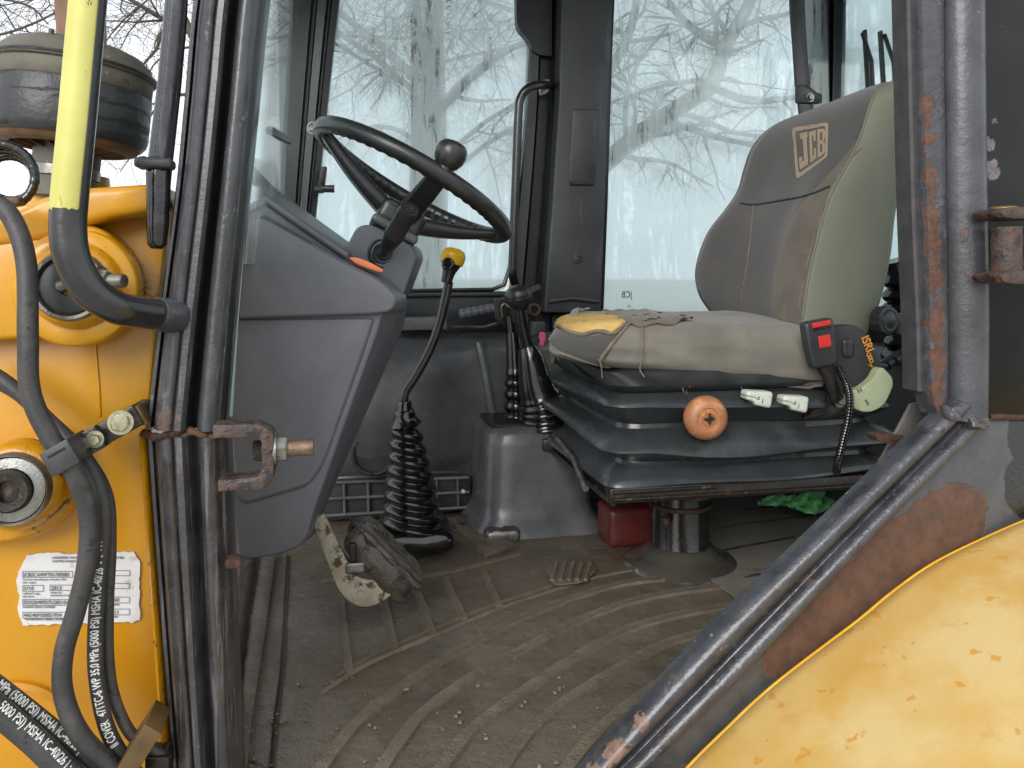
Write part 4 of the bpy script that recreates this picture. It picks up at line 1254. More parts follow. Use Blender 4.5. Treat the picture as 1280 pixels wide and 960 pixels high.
SC = M(517, 229, 1.60)
e1 = (R * math.cos(math.radians(29.5)) - U * math.sin(math.radians(29.5))).normalized()
e2 = (L - U * .05)
e2 = (e2 - e1 * e2.dot(e1)).normalized()
NN = e1.cross(e2)
if NN.z < 0:
    NN = -NN
RW = 0.205
def grip(a, b):
    inner = max(0, -math.cos(b) * .8 - (math.sin(b) if NN.dot(e1.cross(e2)) > 0 else -math.sin(b)) * .5)
    return 1 + inner * .09 * math.sin(a * 56)
sw = obj("steering_wheel", ring(SC, e1, e2, RW, .0165, 240, 18, grip), m_wheel, st, smooth=60, label="black steering wheel rim with ribbed grip")
HC = SC - NN * .078 + e1 * .012
obj("hub", rbox(HC, e1 * .046, e2 * .052, NN * .026, .014, 6), m_wheel, sw)
obj("hub_skirt", rbox(HC - NN * .026, e1 * .049, e2 * .055, NN * .010, .008, 5), m_dash, sw)
def spoke(dirv, w0=.030, w1=.021, rr=RW):
    d = dirv.normalized()
    side = NN.cross(d).normalized()
    lp = []
    for i in range(9):
        t = i / 8
        p = lerp(HC + d * .028 + NN * .004, SC + d * (rr - .004), t) - NN * (.006 * math.sin(t * math.pi))
        w = lerp(w0, w1, t)
        th = lerp(.018, .011, t)
        lp.append([p + side * w * .8 + NN * th, p + side * w - NN * 0, p + side * w * .8 - NN * th, p - side * w * .8 - NN * th, p - side * w, p - side * w * .8 + NN * th])
    return obj("spoke", loft(lp), m_wheel, sw, bevel=(.003, 2), smooth=40)
spoke(-e1 + e2 * .05, .040, .030)
spoke(e1 + e2 * .12, .040, .030)
spoke(-e2 + e1 * .15, .026, .020)
kd = (-e2 + e1 * .16).normalized()
kp = SC + kd * RW
obj("spinner_knob", lathe(kp, NN - e1 * .1, [(.014, .004), (.0145, .014), (.021, .020), (.0265, .030), (.0285, .042), (.027, .053), (.021, .061), (.010, .0645), (.0005, .065)], 32), m_wheel, sw)

# ================================================================== gear lever
gl = empty("gear_lever", FL(515, 682), "tall bent gear lever with a yellow-capped knob and ribbed black gaiter", "lever")
obj("shaft", tube(cr([M(561, 352, 1.80), M(556, 378, 1.80), M(546, 415, 1.80), M(533, 446, 1.80), M(517, 474, 1.80), M(506, 492, 1.80), M(503, 520, 1.80)], 6), .0105, 14), m_rail, gl)
kc = M(565, 326, 1.79)
ax = (kc - M(558, 352, 1.79)).normalized()
kn = obj("knob", lathe(kc - ax * .052, ax, [(.011, 0), (.0125, .004), (.0135, .016), (.015, .026), (.020, .038), (.0255, .050), (.027, .060)], 32), m_wheel, gl)
obj("yellow_cap", lathe(kc - ax * .052, ax, [(.0262, .045), (.0285, .058), (.0275, .068), (.022, .077), (.012, .081), (.0005, .082)], 32), m_knoby, kn)
obj("knob_face", lathe(M(559.5, 330, 1.762), (CAM - kc).normalized() - R * .35, [(.0145, -.012), (.0145, .0), (.012, .002), (.009, .0), (.0085, -.002), (.0005, -.002)], 28), m_rubber, kn)
obj("knob_collar", lathe(M(558.5, 350, 1.79), ax, [(.0115, -.003), (.012, 0), (.012, .005), (.0105, .007)], 20), m_rust, kn)
obj("collar", lathe(M(505, 522, 1.80), U + R * .02, [(.018, 0), (.0175, .012), (.016, .036), (.0145, .038)], 20), m_rubber, gl)
obj("gaiter_top", tube(cr([M(505, 512, 1.8), M(506, 522, 1.8), M(508, 535, 1.8)], 6), [.020, .022, .0235, .024, .0245, .025, .026, .0275, .030, .033, .036, .030, .024], 24, up=R), m_rubber, gl)
tiltU = (U * .97 + R * .20).normalized()
pts, rad = [], []
nrib = 8
for i in range(nrib * 12 + 1):
    t = i / (nrib * 12)
    pts.append(lerp(M(508, 534, 1.8), M(518, 662, 1.8), t))
    s = abs(math.sin(t * nrib * math.pi)) ** 1.4
    rad.append(lerp(.026, .066, t ** .9) + lerp(.008, .013, t) * s)
# discs lie tilted, as the boot is pushed over: build as stacked tilted loops
lps = []
ta = (R - tiltU * R.dot(tiltU)).normalized()
tb = tiltU.cross(ta)
for p_, r_ in zip(pts, rad):
    lps.append([p_ + (ta * math.cos(k * 2 * math.pi / 32) + tb * math.sin(k * 2 * math.pi / 32)) * r_ for k in range(32)])
obj("gaiter", loft(lps), m_rubber, gl, smooth=80)
obj("gaiter_base", rbox(M(517, 668, 1.8), R * .085, L * .075, U * .022, .02, 6, lambda u, v, w: (0, 0, .008 * nz((u * 2, v * 2, w), 1.2))), m_rubber, gl)
gp_ = obj("tunnel_plate", loft([[FL(x, y, FLOOR - .002) for x, y in ((556, 646), (590, 636), (652, 684), (606, 700))], [FL(x, y, FLOOR + .012) for x, y in ((566, 648), (588, 642), (640, 682), (608, 692))]]), m_mat, fm, bevel=(.004, 2))
obj("plate_hole", lathe(FL(578, 655, FLOOR + .012), U, [(.008, -.004), (.008, .001), (.005, .001), (.005, -.003)], 14), m_darkmet, gp_)

# ================================================================== pedals
pe = empty("brake_pedal", M(460, 745, 1.42), "bent grimy white brake pedal with a torn rubber pad", "pedal")
arm = [(397, 646, 9), (410, 676, 10), (424, 708, 12), (438, 732, 15), (455, 742, 17), (474, 738, 14), (492, 728, 10)]
c = cr(arm, 6)
L1, L2 = [], []
lps = []
for i, (x, y, w) in enumerate(c):
    a = Vector(c[max(i - 1, 0)][:2])
    b = Vector(c[min(i + 1, len(c) - 1)][:2])
    t = (b - a).normalized()
    n_ = Vector((-t.y, t.x))
    p0, p1 = Vector((x, y)) + n_ * w, Vector((x, y)) - n_ * w
    q0, q1 = M(p0.x, p0.y, 1.40), M(p1.x, p1.y, 1.40)
    lps.append([q0, q1, q1 + L * .012, q0 + L * .012])
obj("arm", loft(lps), m_pedal, pe, bevel=(.002, 2), smooth=40)
obj("arm_web", tube([M(393, 643, 1.42), M(412, 668, 1.43), M(432, 700, 1.44), M(440, 712, 1.44)], .012, 10, flat=.4), m_darkmet, pe)
pc_ = M(484, 694, 1.44)
pd = (M(524, 742, 1.44) - M(447, 664, 1.44)).normalized()
pn = (R * .75 + U * .62 - L * .18)
pn = (pn - pd * pn.dot(pd)).normalized()
pw = pd.cross(pn)
pad = obj("rubber_pad", rbox(pc_, pd * .080, pw * .050, pn * .020, .014, 12, lambda u, v, w: (0.006 * nz((u * 2, v * 2, w), 1.3), -.016 * v * abs(u) ** 2.2 + .005 * nz((u * 2, v * 2, w + 3), 1.1) * (1 + u * .3), .003 * nz((u * 4, v * 4, w), 1.4) - .012 * abs(v) - .004 * math.cos(v * 14))), m_pad, pe, smooth=60)
for k in range(4):
    vv = lerp(-.66, .66, k / 3)
    q = [pc_ + pd * lerp(-.068, .070, i / 10) + pw * (vv * .050 + .005 * nz((i, k, 2), .7)) + pn * (.0155 - .006 * abs(vv) + .003 * nz((i, k, 0), .9)) for i in range(11)]
    obj("tread_ridge", tube(q, [.0075 * (1 + .35 * nz((i, k, 5), .8)) * (.5 if i in (0, 10) else 1) for i in range(11)], 8), m_pad, pad)
obj("clip", rbox(M(444, 709, 1.40), R * .016, L * .006, U * .009, .003, 4), m_steel, pe)
obj("clip", rbox(M(441, 690, 1.40), R * .006, L * .006, U * .016, .003, 4), m_darkmet, pe)
pe2 = empty("small_pedal", M(445, 680, 1.75), "small dark foot pedal half hidden behind the torn brake pedal", "pedal")
obj("plate", prism([M(x, y, 1.70) for x, y in rpoly([(437, 648), (442, 648), (470, 662), (466, 672), (452, 666), (438, 658)], 2)], L * .012), m_darkmet, pe2, bevel=(.002, 2))
for k in range(2):
    obj("rod", tube([M(434 + k * 8, 684 - k * 2, 1.72), M(446 + k * 6, 668, 1.72)], .005, 8), m_darkmet, pe2)
# ================================================================== operator seat
se = empty("operator_seat", mc(.72, 1.66, FLOOR), "worn grey suspension seat with torn cushion and maker's mark on its back", "seat")
# cushion
ra, _ = rz(682, 415, 1.42)
rb, _ = rz(1044, 440, 1.42)
cc = mc((ra + rb) / 2, 1.66, 1.57)
hl = (rb - ra) / 2
def cdef(u, v, w):
    s = (u + 1) / 2
    top, botz = 1.637 - .006 * abs(v) ** 2 * 2, lerp(1.572, 1.498, min(1, s * 1.15) ** .8)
    if s < .14:
        k = 1 - s / .14
        top -= .012 * k * k
        botz += .004 * k * k
    z = lerp(botz, top, (w + 1) / 2)
    z += .004 * math.sin(s * 7 + v * 2) * (1 if w > 0 else .3) + .003 * nz((u * 3, v * 3, w), 1.5)
    z += .010 * math.exp(-((s - .32) / .09) ** 2) * max(0, w) * .4
    dl = -.012 * math.sin((w + 1) / 2 * math.pi) * (1 if v < 0 else -1) + .004 * nz((u * 4, v, w * 2), 1.4)
    return (.17 * (v + 1) / 2 * (1 - s),  dl, z - (1.57 + w * .07))
cu_vf = rbox(cc, R * hl, L * .245, U * .07, .035, 22, cdef)
cu = obj("cushion", cu_vf, m_cush, se, smooth=70)
cb = bvh_of(cu_vf)
# dark front corner of the cover
obj("front_cover", patch([(683, 408), (686, 402), (700, 411), (725, 421), (757, 417), (780, 405)], [(684, 420), (692, 432), (705, 440), (722, 447), (740, 452), (753, 455)], 6, 8, cb, .0018), m_backf, cu, smooth=70)
obj("exposed_foam", patch([(689, 401), (700, 395), (715, 393), (735, 393), (755, 394), (775, 394), (793, 396)], [(690, 404), (702, 411), (714, 416), (728, 419), (745, 415), (765, 417), (786, 404)], 6, 8, cb, .002, .006, .004), m_foam, cu, smooth=70)
ed = [cast(cb, x, y, .004) for x, y in cr([(688, 402), (700, 411), (713, 417), (728, 420), (746, 416), (766, 418), (780, 408), (792, 398)], 6)]
obj("torn_edge", tube(ed, [.0035 * (1 + .6 * nz(p, 90)) for p in ed], 8), m_thread, cu)
sm = [cast(cb, x, y, .002) for x, y in cr([(790, 402), (775, 418), (762, 433), (752, 446), (750, 456)], 6)]
obj("side_seam", tube(sm, [.0032 * (1 + .5 * nz(p, 120)) for p in sm], 8), m_thread, cu)
rng = random.Random(4)
vf = patch([(758, 393), (775, 390), (795, 389), (815, 390), (835, 392), (858, 394)], [(768, 402), (782, 406), (800, 410), (818, 407), (836, 408), (856, 402)], 8, 10, cb, .003, .006)
vf = ([p + U * (.006 * nz((p.x, p.y, 0), 38) + .002 * nz((p.x, p.y, 2), 110)) for p in vf[0]], vf[1])
fo_ = obj("ragged_cover", vf, m_bolster, cu, smooth=50)
fo_.modifiers.new("thickness", 'SOLIDIFY').thickness = .002
for k, (x, y, w, a) in enumerate([(800, 399, 30, -.10), (825, 396, 28, .12), (812, 403, 24, -.2), (842, 399, 26, .05), (770, 393, 34, .04), (720, 391, 36, -.03), (855, 402, 20, -.1)]):
    q = []
    for i in range(9):
        t = i / 8 - .5
        pnt = cast(cb, x + t * w, y + a * t * w * .6, .004 + .005 * abs(math.sin(i * .8 + k)))
        q.append(pnt)
    obj("torn_flap", tube(q, [.009 * (1 + .5 * nz((i, k, 1), .7)) * (.3 if i in (0, 8) else 1) for i in range(9)], 8, flat=.22, up=U), m_cush if k % 2 else m_bolster, cu, smooth=60)
th = [cast(cb, 801, 398, .006), cast(cb, 802, 412, .006), cast(cb, 801, 430, .008), cast(cb, 800, 448, .010), M(800, 462, 1.40), M(805, 471, 1.40)]
obj("hanging_thread", tube(cr(th, 5), .0016, 6), m_thread, cu)
for k in range(9):
    x, y = rng.choice([(748, 452), (850, 470), (855, 472), (862, 470), (925, 478), (682, 445), (680, 440)]), 0
    x, y = x[0] + rng.uniform(-4, 4), x[1]
    p0 = cast(cb, x, y - 4, .002)
    q = [p0, p0 + Vector((rng.uniform(-.006, .006), -.004, -.012)), p0 + Vector((rng.uniform(-.012, .012), -.004, -.024 - rng.uniform(0, .014)))]
    obj("frayed_thread", tube(cr(q, 4), .0011, 5), m_thread, cu)
obj("piping", tube([cast(cb, x, y, .001) for x, y in cr([(700, 441), (760, 458), (830, 465), (900, 472), (970, 480), (1030, 486)], 6)], .003, 8), m_cush, cu)
fl_ = obj("pink_rag_end", rbox(M(678, 424, 1.52), R * .005, L * .008, U * .014, .004, 5, lambda u, v, w: (.004 * nz((u, v, w), 2), 0, 0)), mat("faded_pink_cloth", S(150, 66, 84), 0.9), se)

# backrest
lev = [((897, 402), (1002, 405), (1086, 424)), ((876, 372), (1006, 372), (1098, 396)), ((870, 345), (1012, 338), (1110, 356)), ((875, 318), (1019, 306), (1118, 314)), ((888, 288), (1026, 276), (1122, 276)), ((906, 264), (1035, 250), (1126, 250)),
       ((922, 240), (1047, 224), (1129, 222)), ((930, 212), (1062, 197), (1131, 190)), ((937, 190), (1074, 170), (1133, 162)), ((950, 170), (1083, 143), (1135, 138)), ((975, 152), (1089, 124), (1136, 120)), ((1020, 135), (1095, 110), (1133, 109)), ((1065, 119), (1104, 103), (1122, 102))]
LN, LFAR = 1.435, 1.87
rows = cr([a + b + c_ for a, b, c_ in lev], 4)
bl, mids = [], []
nrow = len(rows)
for i, (fx, fy, nx_, ny_, bx, by) in enumerate(rows):
    t = i / (nrow - 1)
    ln = LN + (.05 * max(0, (t - .8) / .2) ** 2)
    f_, n_, b_ = M(fx, fy, LFAR), M(nx_, ny_, ln), M(bx, by, ln)
    th_ = b_ - n_
    loop = []
    # front face from far to near, dished between the bolsters
    K = 14
    fwd = -R
    sbt = min(.985, .74 + .26 * max(0, t - .25) / .40)
    for k in range(K + 1):
        s = sbt * k / 10 if k <= 10 else lerp(sbt, 1, (k - 10) / 4)
        p = lerp(f_, n_, s)
        dish = math.sin(s * math.pi)
        bol = math.exp(-((s - .84) / .10) ** 2) + math.exp(-((s - .12) / .10) ** 2)
        amp = max(0, 1 - abs(t - .32) / .42)
        p = p - fwd * (.012 * dish * amp) + fwd * (.020 * bol * amp)
        p = p + fwd * (.010 * math.sin(s * math.pi)) * (1 - amp)
        loop.append(p)
    loop.append(n_ - fwd * .010 - L * .004)
    loop.append(lerp(n_, b_, .3) - L * .012)
    loop.append(lerp(n_, b_, .6) - L * .010)
    loop.append(lerp(n_, b_, .9) - L * .004)
    loop.append(b_ + L * .01)
    loop.append(b_ + L * .06 + R * .02)
    fb = f_ + th_ * .9
    loop.append(lerp(b_, fb, .5) + R * .03)
    loop.append(fb - L * .05 + R * .02)
    loop.append(fb)
    loop.append(lerp(fb, f_, .5) + L * .012)
    bl.append(loop)
bk_vf = loft(bl)
nn = len(bl[0])
midx = []
for i in range(nrow - 1):
    t = i / (nrow - 1)
    for j in range(nn):
        if j < 14:
            midx.append(1 if (j >= 10 and t < .63) else 0)
        else:
            midx.append(2)
midx += [0, 0]
bk = obj("backrest", bk_vf, [m_backf, m_bolster, m_backs], se, smooth=75, midx=midx)
bb = bvh_of(bk_vf)
def onback(pts, n=6, off=.001):
    return [cast(bb, x, y, off) for x, y in cr(pts, n)]
obj("side_piping", tube(onback([(1003, 398), (1010, 350), (1020, 305), (1034, 254), (1050, 220), (1066, 192), (1078, 162), (1086, 135), (1096, 110)], 6, .0005), .0024, 8), m_backs, bk, smooth=60)
obj("cross_seam", tube(onback([(926, 254), (942, 256), (975, 251), (1010, 244), (1038, 233)]), .0022, 8), m_blackpl, bk)
obj("long_seam", tube(onback([(942, 256), (938, 300), (932, 345), (927, 370), (929, 392)]), .0016, 8), m_thread, bk)
obj("bolster_seam", tube(onback([(1076, 185), (1058, 203), (1044, 228), (1030, 260), (1016, 305), (1004, 355), (998, 394)]), .0018, 8), m_thread, bk)
# maker's mark: slanted shield with the letters JCB
Q = [Vector((990, 160)), Vector((1036, 153)), Vector((1035, 196)), Vector((996, 225))]
def lm(u, v):
    p = Q[0] * (1 - u) * (1 - v) + Q[1] * u * (1 - v) + Q[2] * u * v + Q[3] * (1 - u) * v
    return cast(bb, p.x, p.y, .0012)
def poly_on(pts):
    return flatpoly(densify(pts, .12), lm)
logo = []
def frame_on(a, b, th_):
    o_ = rpoly([(0, 0), (1, 0), (1, 1), (0, 1)], .09)
    i_ = rpoly([(th_, th_), (1 - th_, th_), (1 - th_, 1 - th_), (th_, 1 - th_)], .07)
    V = [lm(*p) for p in o_] + [lm(*p) for p in i_]
    n_ = len(o_)
    return V, [(k, (k + 1) % n_, n_ + (k + 1) % n_, n_ + k) for k in range(n_)]
logo.append(frame_on(0, 1, .085))
for ps in ([(.21, .14), (.42, .14), (.42, .26), (.39, .26), (.39, .86), (.13, .86), (.13, .62), (.22, .62), (.22, .73), (.28, .73), (.28, .26), (.21, .26)],
           [(.46, .16), (.65, .14), (.65, .40), (.58, .40), (.58, .26), (.54, .26), (.54, .74), (.58, .74), (.58, .58), (.65, .58), (.65, .84), (.46, .86)]):
    logo.append(poly_on(ps))
for ps in ([(.69, .14), (.77, .14), (.77, .86), (.69, .86)], [(.77, .14), (.88, .16), (.91, .22), (.91, .24), (.77, .24)], [(.83, .24), (.91, .24), (.91, .42), (.87, .48), (.83, .48)], [(.77, .45), (.87, .45), (.87, .55), (.77, .55)], [(.83, .52), (.87, .52), (.91, .58), (.91, .76), (.83, .76)], [(.77, .76), (.91, .76), (.91, .80), (.88, .84), (.77, .86)]):
    logo.append(poly_on(ps))
obj("maker_mark", join(*logo), m_logo, bk, smooth=None, label="tan stitched JCB mark on the dark seat back")

# seat pan and bellows
r0_, r1_, z_ = .495, 1.08, 0
def rr_loop(gx, z, sag=0.0, seed=0.0, rd_=.05, cut=.0):
    p = rpoly([(.495 - gx + cut, 1.43 - gx), (1.05 + gx, 1.43 - gx), (1.05 + gx, 1.89 + gx), (.495 - gx + cut, 1.89 + gx)], rd_, 6)
    p = densify(p, .03)
    out = []
    for a, b in p:
        dz = 1.9 * sag * (math.sin((a - .45) * 7.5 + seed) * .6 + math.sin((a - .45) * 15 + seed * 3) * .25 + math.sin((b - 1.4) * 9 + seed * 2) * .3)
        out.append(mc(a, b, z + dz))
    return out
pan_ = obj("seat_pan", loft([rr_loop(.0, 1.50), rr_loop(.02, 1.515), rr_loop(.022, 1.54), rr_loop(-.02, 1.555)]), m_blackpl, se, smooth=50)
bls = []
def same(loopz):
    return loopz
zs = [(1.512, -.012, 0, 0), (1.497, -.006, .002, 0), (1.483, .012, .004, .4), (1.472, .030, .007, .8), (1.466, .033, .007, .8), (1.462, .028, .007, .8), (1.448, .006, .006, 1.1), (1.436, -.010, .003, 1.3), (1.428, -.008, .004, 1.6), (1.416, .012, .006, 2.0), (1.401, .032, .009, 2.3), (1.395, .035, .009, 2.3), (1.391, .030, .009, 2.3), (1.380, .006, .005, 2.5), (1.370, -.008, .003, 2.8), (1.362, -.006, .003, 2.8), (1.348, .016, .004, 3.3), (1.336, .032, .004, 3.6), (1.331, .033, .004, 3.6), (1.328, .028, .003, 3.6), (1.322, .0, .002, 3.6), (1.316, -.02, 0, 3.6)]
base_loop = None
n0 = len(rr_loop(0, 1.5))
for z, gx, sag, sd in zs:
    lp_ = rr_loop(0, z, sag, sd)
    ctr = mc(.77, 1.66, 0)
    out = []
    for p in lp_:
        d = Vector((p.x - ctr.x, p.y - ctr.y, 0))
        rr2, ll2 = d.dot(R), d.dot(L)
        gx_ = gx * (1 + .30 * math.sin(rr2 * 14 + sd * 2)) if gx > 0 else gx
        out.append(p + R * (gx_ * (1 if rr2 > .24 else -1 if rr2 < -.24 else 0)) + L * (gx_ * (1 if ll2 > .19 else -1 if ll2 < -.19 else 0)))
    bls.append(out)
obj("suspension_bellows", loft(bls), m_bellows, se, smooth=42)
# base tray and slide rail
tr = obj("base_tray", loft([rr_loop(.012, 1.300, 0, 0, .02), rr_loop(.014, 1.312, 0, 0, .02)]), m_darkmet, se, bevel=(.002, 2))
obj("slide_rail", prism([mc(.47, 1.405, 1.30), mc(1.05, 1.405, 1.30), mc(1.05, 1.405, 1.328), mc(.47, 1.405, 1.328)], L * .03), m_blacksteel, se, bevel=(.003, 2))
obj("rail_groove", tube([mc(.475, 1.402, 1.322), mc(.68, 1.402, 1.322)], .0035, 8), m_darkmet, se)
obj("rail_groove", tube([mc(.475, 1.402, 1.308), mc(1.02, 1.402, 1.308)], .003, 8), m_darkmet, se)
obj("slide_rail", prism([mc(.455, 1.86, 1.30), mc(1.05, 1.86, 1.30), mc(1.05, 1.86, 1.328), mc(.455, 1.86, 1.328)], L * .03), m_blacksteel, se, bevel=(.003, 2))
obj("adjuster_bar", tube([mc(.452, 1.50, 1.305), mc(.462, 1.62, 1.335), mc(.462, 1.75, 1.352)], .0065, 10), m_steel, se)
obj("front_lip", tube([mc(.478, 1.41, 1.300), mc(.478, 1.88, 1.300)], .006, 8), m_darkmet, se)
# pedestal
pc0 = FL(850, 703, FLOOR)
ped = obj("pedestal", lathe(pc0 + U * .008, U, [(.066, .02), (.062, .03), (.061, .145), (.068, .147), (.090, .150), (.090, .165), (.078, .172), (.078, .19)], 40), m_rubber, se)
obj("clamp_band", ring(pc0 + U * .128, R, L, .064, .005, 40, 8), m_rust, ped)
obj("clamp_bolt", hexbolt(pc0 + U * .115 - L * .055 - R * .055, -U, .008, .012), m_rust, ped)
obj("floor_flange", lathe(pc0, U, [(.125, .0), (.115, .012), (.095, .018), (.078, .030), (.070, .040), (.064, .042)], 48), mat("wet_dark_vinyl", S(70, 68, 62), 0.16, coat=0.5, var=(10, S(58, 54, 48)), grain=[(60, .0008)]), se, smooth=60)
rc = obj("canister", rbox(FL(785, 676, FLOOR + .0) + U * .045, R * .062, L * .05, U * .045, .015, 6), m_canister)
tag(rc, "dull red metal box tucked under the seat next to the pedestal", "box")

# weight adjuster knob
kc0 = M(882, 521, 1.40)
kax = (-L - R * .12 - U * .02).normalized()
kb = obj("weight_knob", lathe(kc0 + L * .02, kax, [(.016, -.03), (.016, .01), (.034, .012), (.0405, .018), (.042, .026), (.0405, .034), (.035, .042), (.028, .046), (.022, .046), (.020, .044), (.0125, .044), (.012, .046), (.0115, .043), (.0005, .043)], 44), m_knob, se)
obj("knob_insert", hexbolt(kc0 - L * .0235 + R * -.0028, kax, .007, .003, False), m_darkmet, kb)
obj("insert_tab", rbox(kc0 - L * .0245 - R * .003, R * .011, L * .001, U * .0022, .0008, 3), m_darkmet, kb)
obj("insert_tab", rbox(kc0 - L * .0245 - R * .003, R * .0022, L * .001, U * .010, .0008, 3), m_darkmet, kb)
# rocker levers
for x, y in ((945, 497), (990, 503)):
    c0 = M(x, y, 1.395)
    ex = (R - U * .16).normalized()
    ez = (U + R * .16).normalized()
    rk = obj("rocker_lever", rbox(c0, ex * .027, L * .016, ez * .0165, .007, 6, lambda u, v, w: (0, 0, .0045 * (1 - u) * w * -.5 + .006 * (w < 0) * (u < -.3) * 1.0)), m_white, se)
    for k in range(2):
        V, F = textmesh("z" if k else "1", .01)
        q = c0 - L * .0166 + ex * (.002 - .008 * k) + ez * (-.008 + .006 * k)
        obj("lever_symbol", ([q + ex * a * .012 + ez * b * .012 for a, b, _ in V], F), m_inkd, rk, smooth=None)
obj("lever_rail", slab(rpoly([(905, 472), (1038, 488), (1040, 505), (1005, 500), (905, 483)], 3), 1.43, .02), m_darkmet, se, bevel=(.003, 2))
obj("side_frame", slab(rpoly([(870, 462), (1045, 480), (1050, 500), (870, 484)], 3), 1.46, .02), m_blackpl, se, bevel=(.003, 2))
# recliner cover with orange print
rcA = rpoly([(1030, 440), (1036, 415), (1048, 406), (1070, 406), (1085, 416), (1104, 460), (1090, 480), (1070, 492), (1048, 500), (1034, 480)], [8, 8, 8, 10, 10, 8, 10, 10, 8, 8])
rec = obj("recliner_cover", slab(rcA, 1.405, .035), m_blackpl, se, bevel=(.008, 3, 40), smooth=50)
obj("cover_boss", rbox(M(1060, 435, 1.404), R * .0145, L * .006, U * .020, .010, 6), m_blackpl, rec)
obj("cover_print", ptext("ISRI", 1076, 422, 10.5, 1.4035, bold=.03, rot=math.radians(-68), width=20), m_isri, rec, smooth=None)
mk = []
for k in range(3):
    a = Vector((1087.5, 447)) + Vector((math.cos(math.radians(68)), math.sin(math.radians(68)))) * (k * 3.6 - 3.4)
    mk.append(ring(M(a.x, a.y, 1.4035), R, U, .0042, .0010, 18, 6))
mk.append(tube([M(1085, 456, 1.4035), M(1093, 459.5, 1.4035)][:2], .0008, 6))
mk.append(tube([M(1083.5, 442, 1.4035), M(1090, 459, 1.4035)], .0009, 6))
obj("cover_emblem", join(*mk), m_isri, rec, smooth=None)
obj("recline_lever", slab(rpoly([(1064, 489), (1078, 485), (1092, 474), (1098, 462), (1104, 459), (1116, 472), (1117, 482), (1112, 494), (1106, 506), (1094, 514), (1080, 516), (1067, 510)], [2, 5, 6, 3, 4, 5, 4, 8, 8, 8, 8, 3]), 1.385, .03), m_green, se, bevel=(.007, 3, 40), smooth=50)
for x, y, h, t in ((1073, 492, 6, "H"), (1083, 507, 7, "S")):
    obj("lever_symbol", ptext(t, x, y, h, 1.3845, bold=.01, rot=.4), m_inkd, se, smooth=None)
obj("pivot_bolt", hexbolt(M(1050, 500, 1.395), -L, .0105, .010), m_steel, se)
obj("pivot_plate", slab(rpoly([(1036, 490), (1060, 488), (1062, 508), (1045, 516), (1010, 522), (1016, 514), (1034, 508)], 4), 1.40, .01), m_blacksteel, se, bevel=(.002, 2))
obj("lower_hook", slab(rpoly([(1028, 511), (1056, 507), (1060, 517), (1030, 523), (1006, 524), (1006, 519)], 3), 1.41, .012), m_darkmet, se, bevel=(.002, 2))
# lumbar / armrest adjuster knob
lk = M(1104, 400, 1.425)
ak = (-L + R * .35).normalized()
pr = []
vk = obj("armrest_knob", tube([lk + L * .03 - R * .01, lk + L * .006, lk - L * .012 + R * .004, lk - L * .014 + R * .0045], [.024, .0265, .027, .022], 44, rmod=lambda i, th: 1 + (.05 if i < 3 and int(th / (2 * math.pi) * 44) % 2 else 0)), m_blackpl, se, smooth=25)
obj("knob_face", lathe(lk - L * .013 + R * .004, -L + R * .3, [(.022, 0), (.021, .003), (.016, .002), (.014, .003), (.0005, .003)], 32), m_wheel, vk)
ar = obj("armrest_mount", rbox(M(1132, 405, 1.46), R * .045, L * .03, U * .022, .01, 5), m_blackpl, se)
obj("mount_arm", tube([M(1128, 395, 1.47), M(1146, 430, 1.47), M(1160, 470, 1.47)], .02, 12, flat=.6), m_blackpl, se)

# belt buckle on its stalk
bu = empty("seat_belt_buckle", M(1040, 500, 1.38), "black belt buckle with red buttons standing beside the seat cushion", "buckle")
bx = (M(1033, 400, 1.36) - M(1012, 404, 1.36)).normalized()
bz = (M(1006, 402, 1.36) - M(1033, 455, 1.36)).normalized()
bz = (bz - bx * bz.dot(bx)).normalized()
by = bz.cross(bx)
bc = M(1024, 429, 1.365)
body = obj("body", rbox(bc, bx * .031, by * .013, bz * .045, .008, 6, lambda u, v, w: (-.005 * max(0, -w) * u, 0, 0)), m_blackpl, bu)
sg = -1 if by.y > 0 else 1
obj("square_button", rbox(bc + by * sg * .0125 + bz * .004 + bx * .004, bx * .0125, by * .002, bz * .0115, .0018, 4), m_red, body)
obj("release_strip", rbox(bc + by * sg * .0105 + bz * .037 + bx * .002, bx * .019, by * .005, bz * .0048, .002, 4), m_red, body)
obj("slot", rbox(bc + by * sg * .0125 + bz * .029 + bx * .002, bx * .020, by * .0015, bz * .0025, .001, 3), m_blacksteel, body)
obj("stalk", tube([bc - bz * .04, M(1040, 478, 1.375), M(1048, 500, 1.385)], .014, 12, flat=.35, up=L), m_blacksteel, bu)
cp = cr([M(1046, 458, 1.372), M(1056, 475, 1.365), M(1062, 497, 1.362), M(1060, 525, 1.362), M(1054, 550, 1.37), M(1048, 575, 1.38), M(1045, 592, 1.40)], 14)
obj("ribbed_conduit", tube(cp, [.0068 + (.0012 if i % 2 else 0) for i in range(len(cp))], 12), m_rubber, bu, smooth=30)

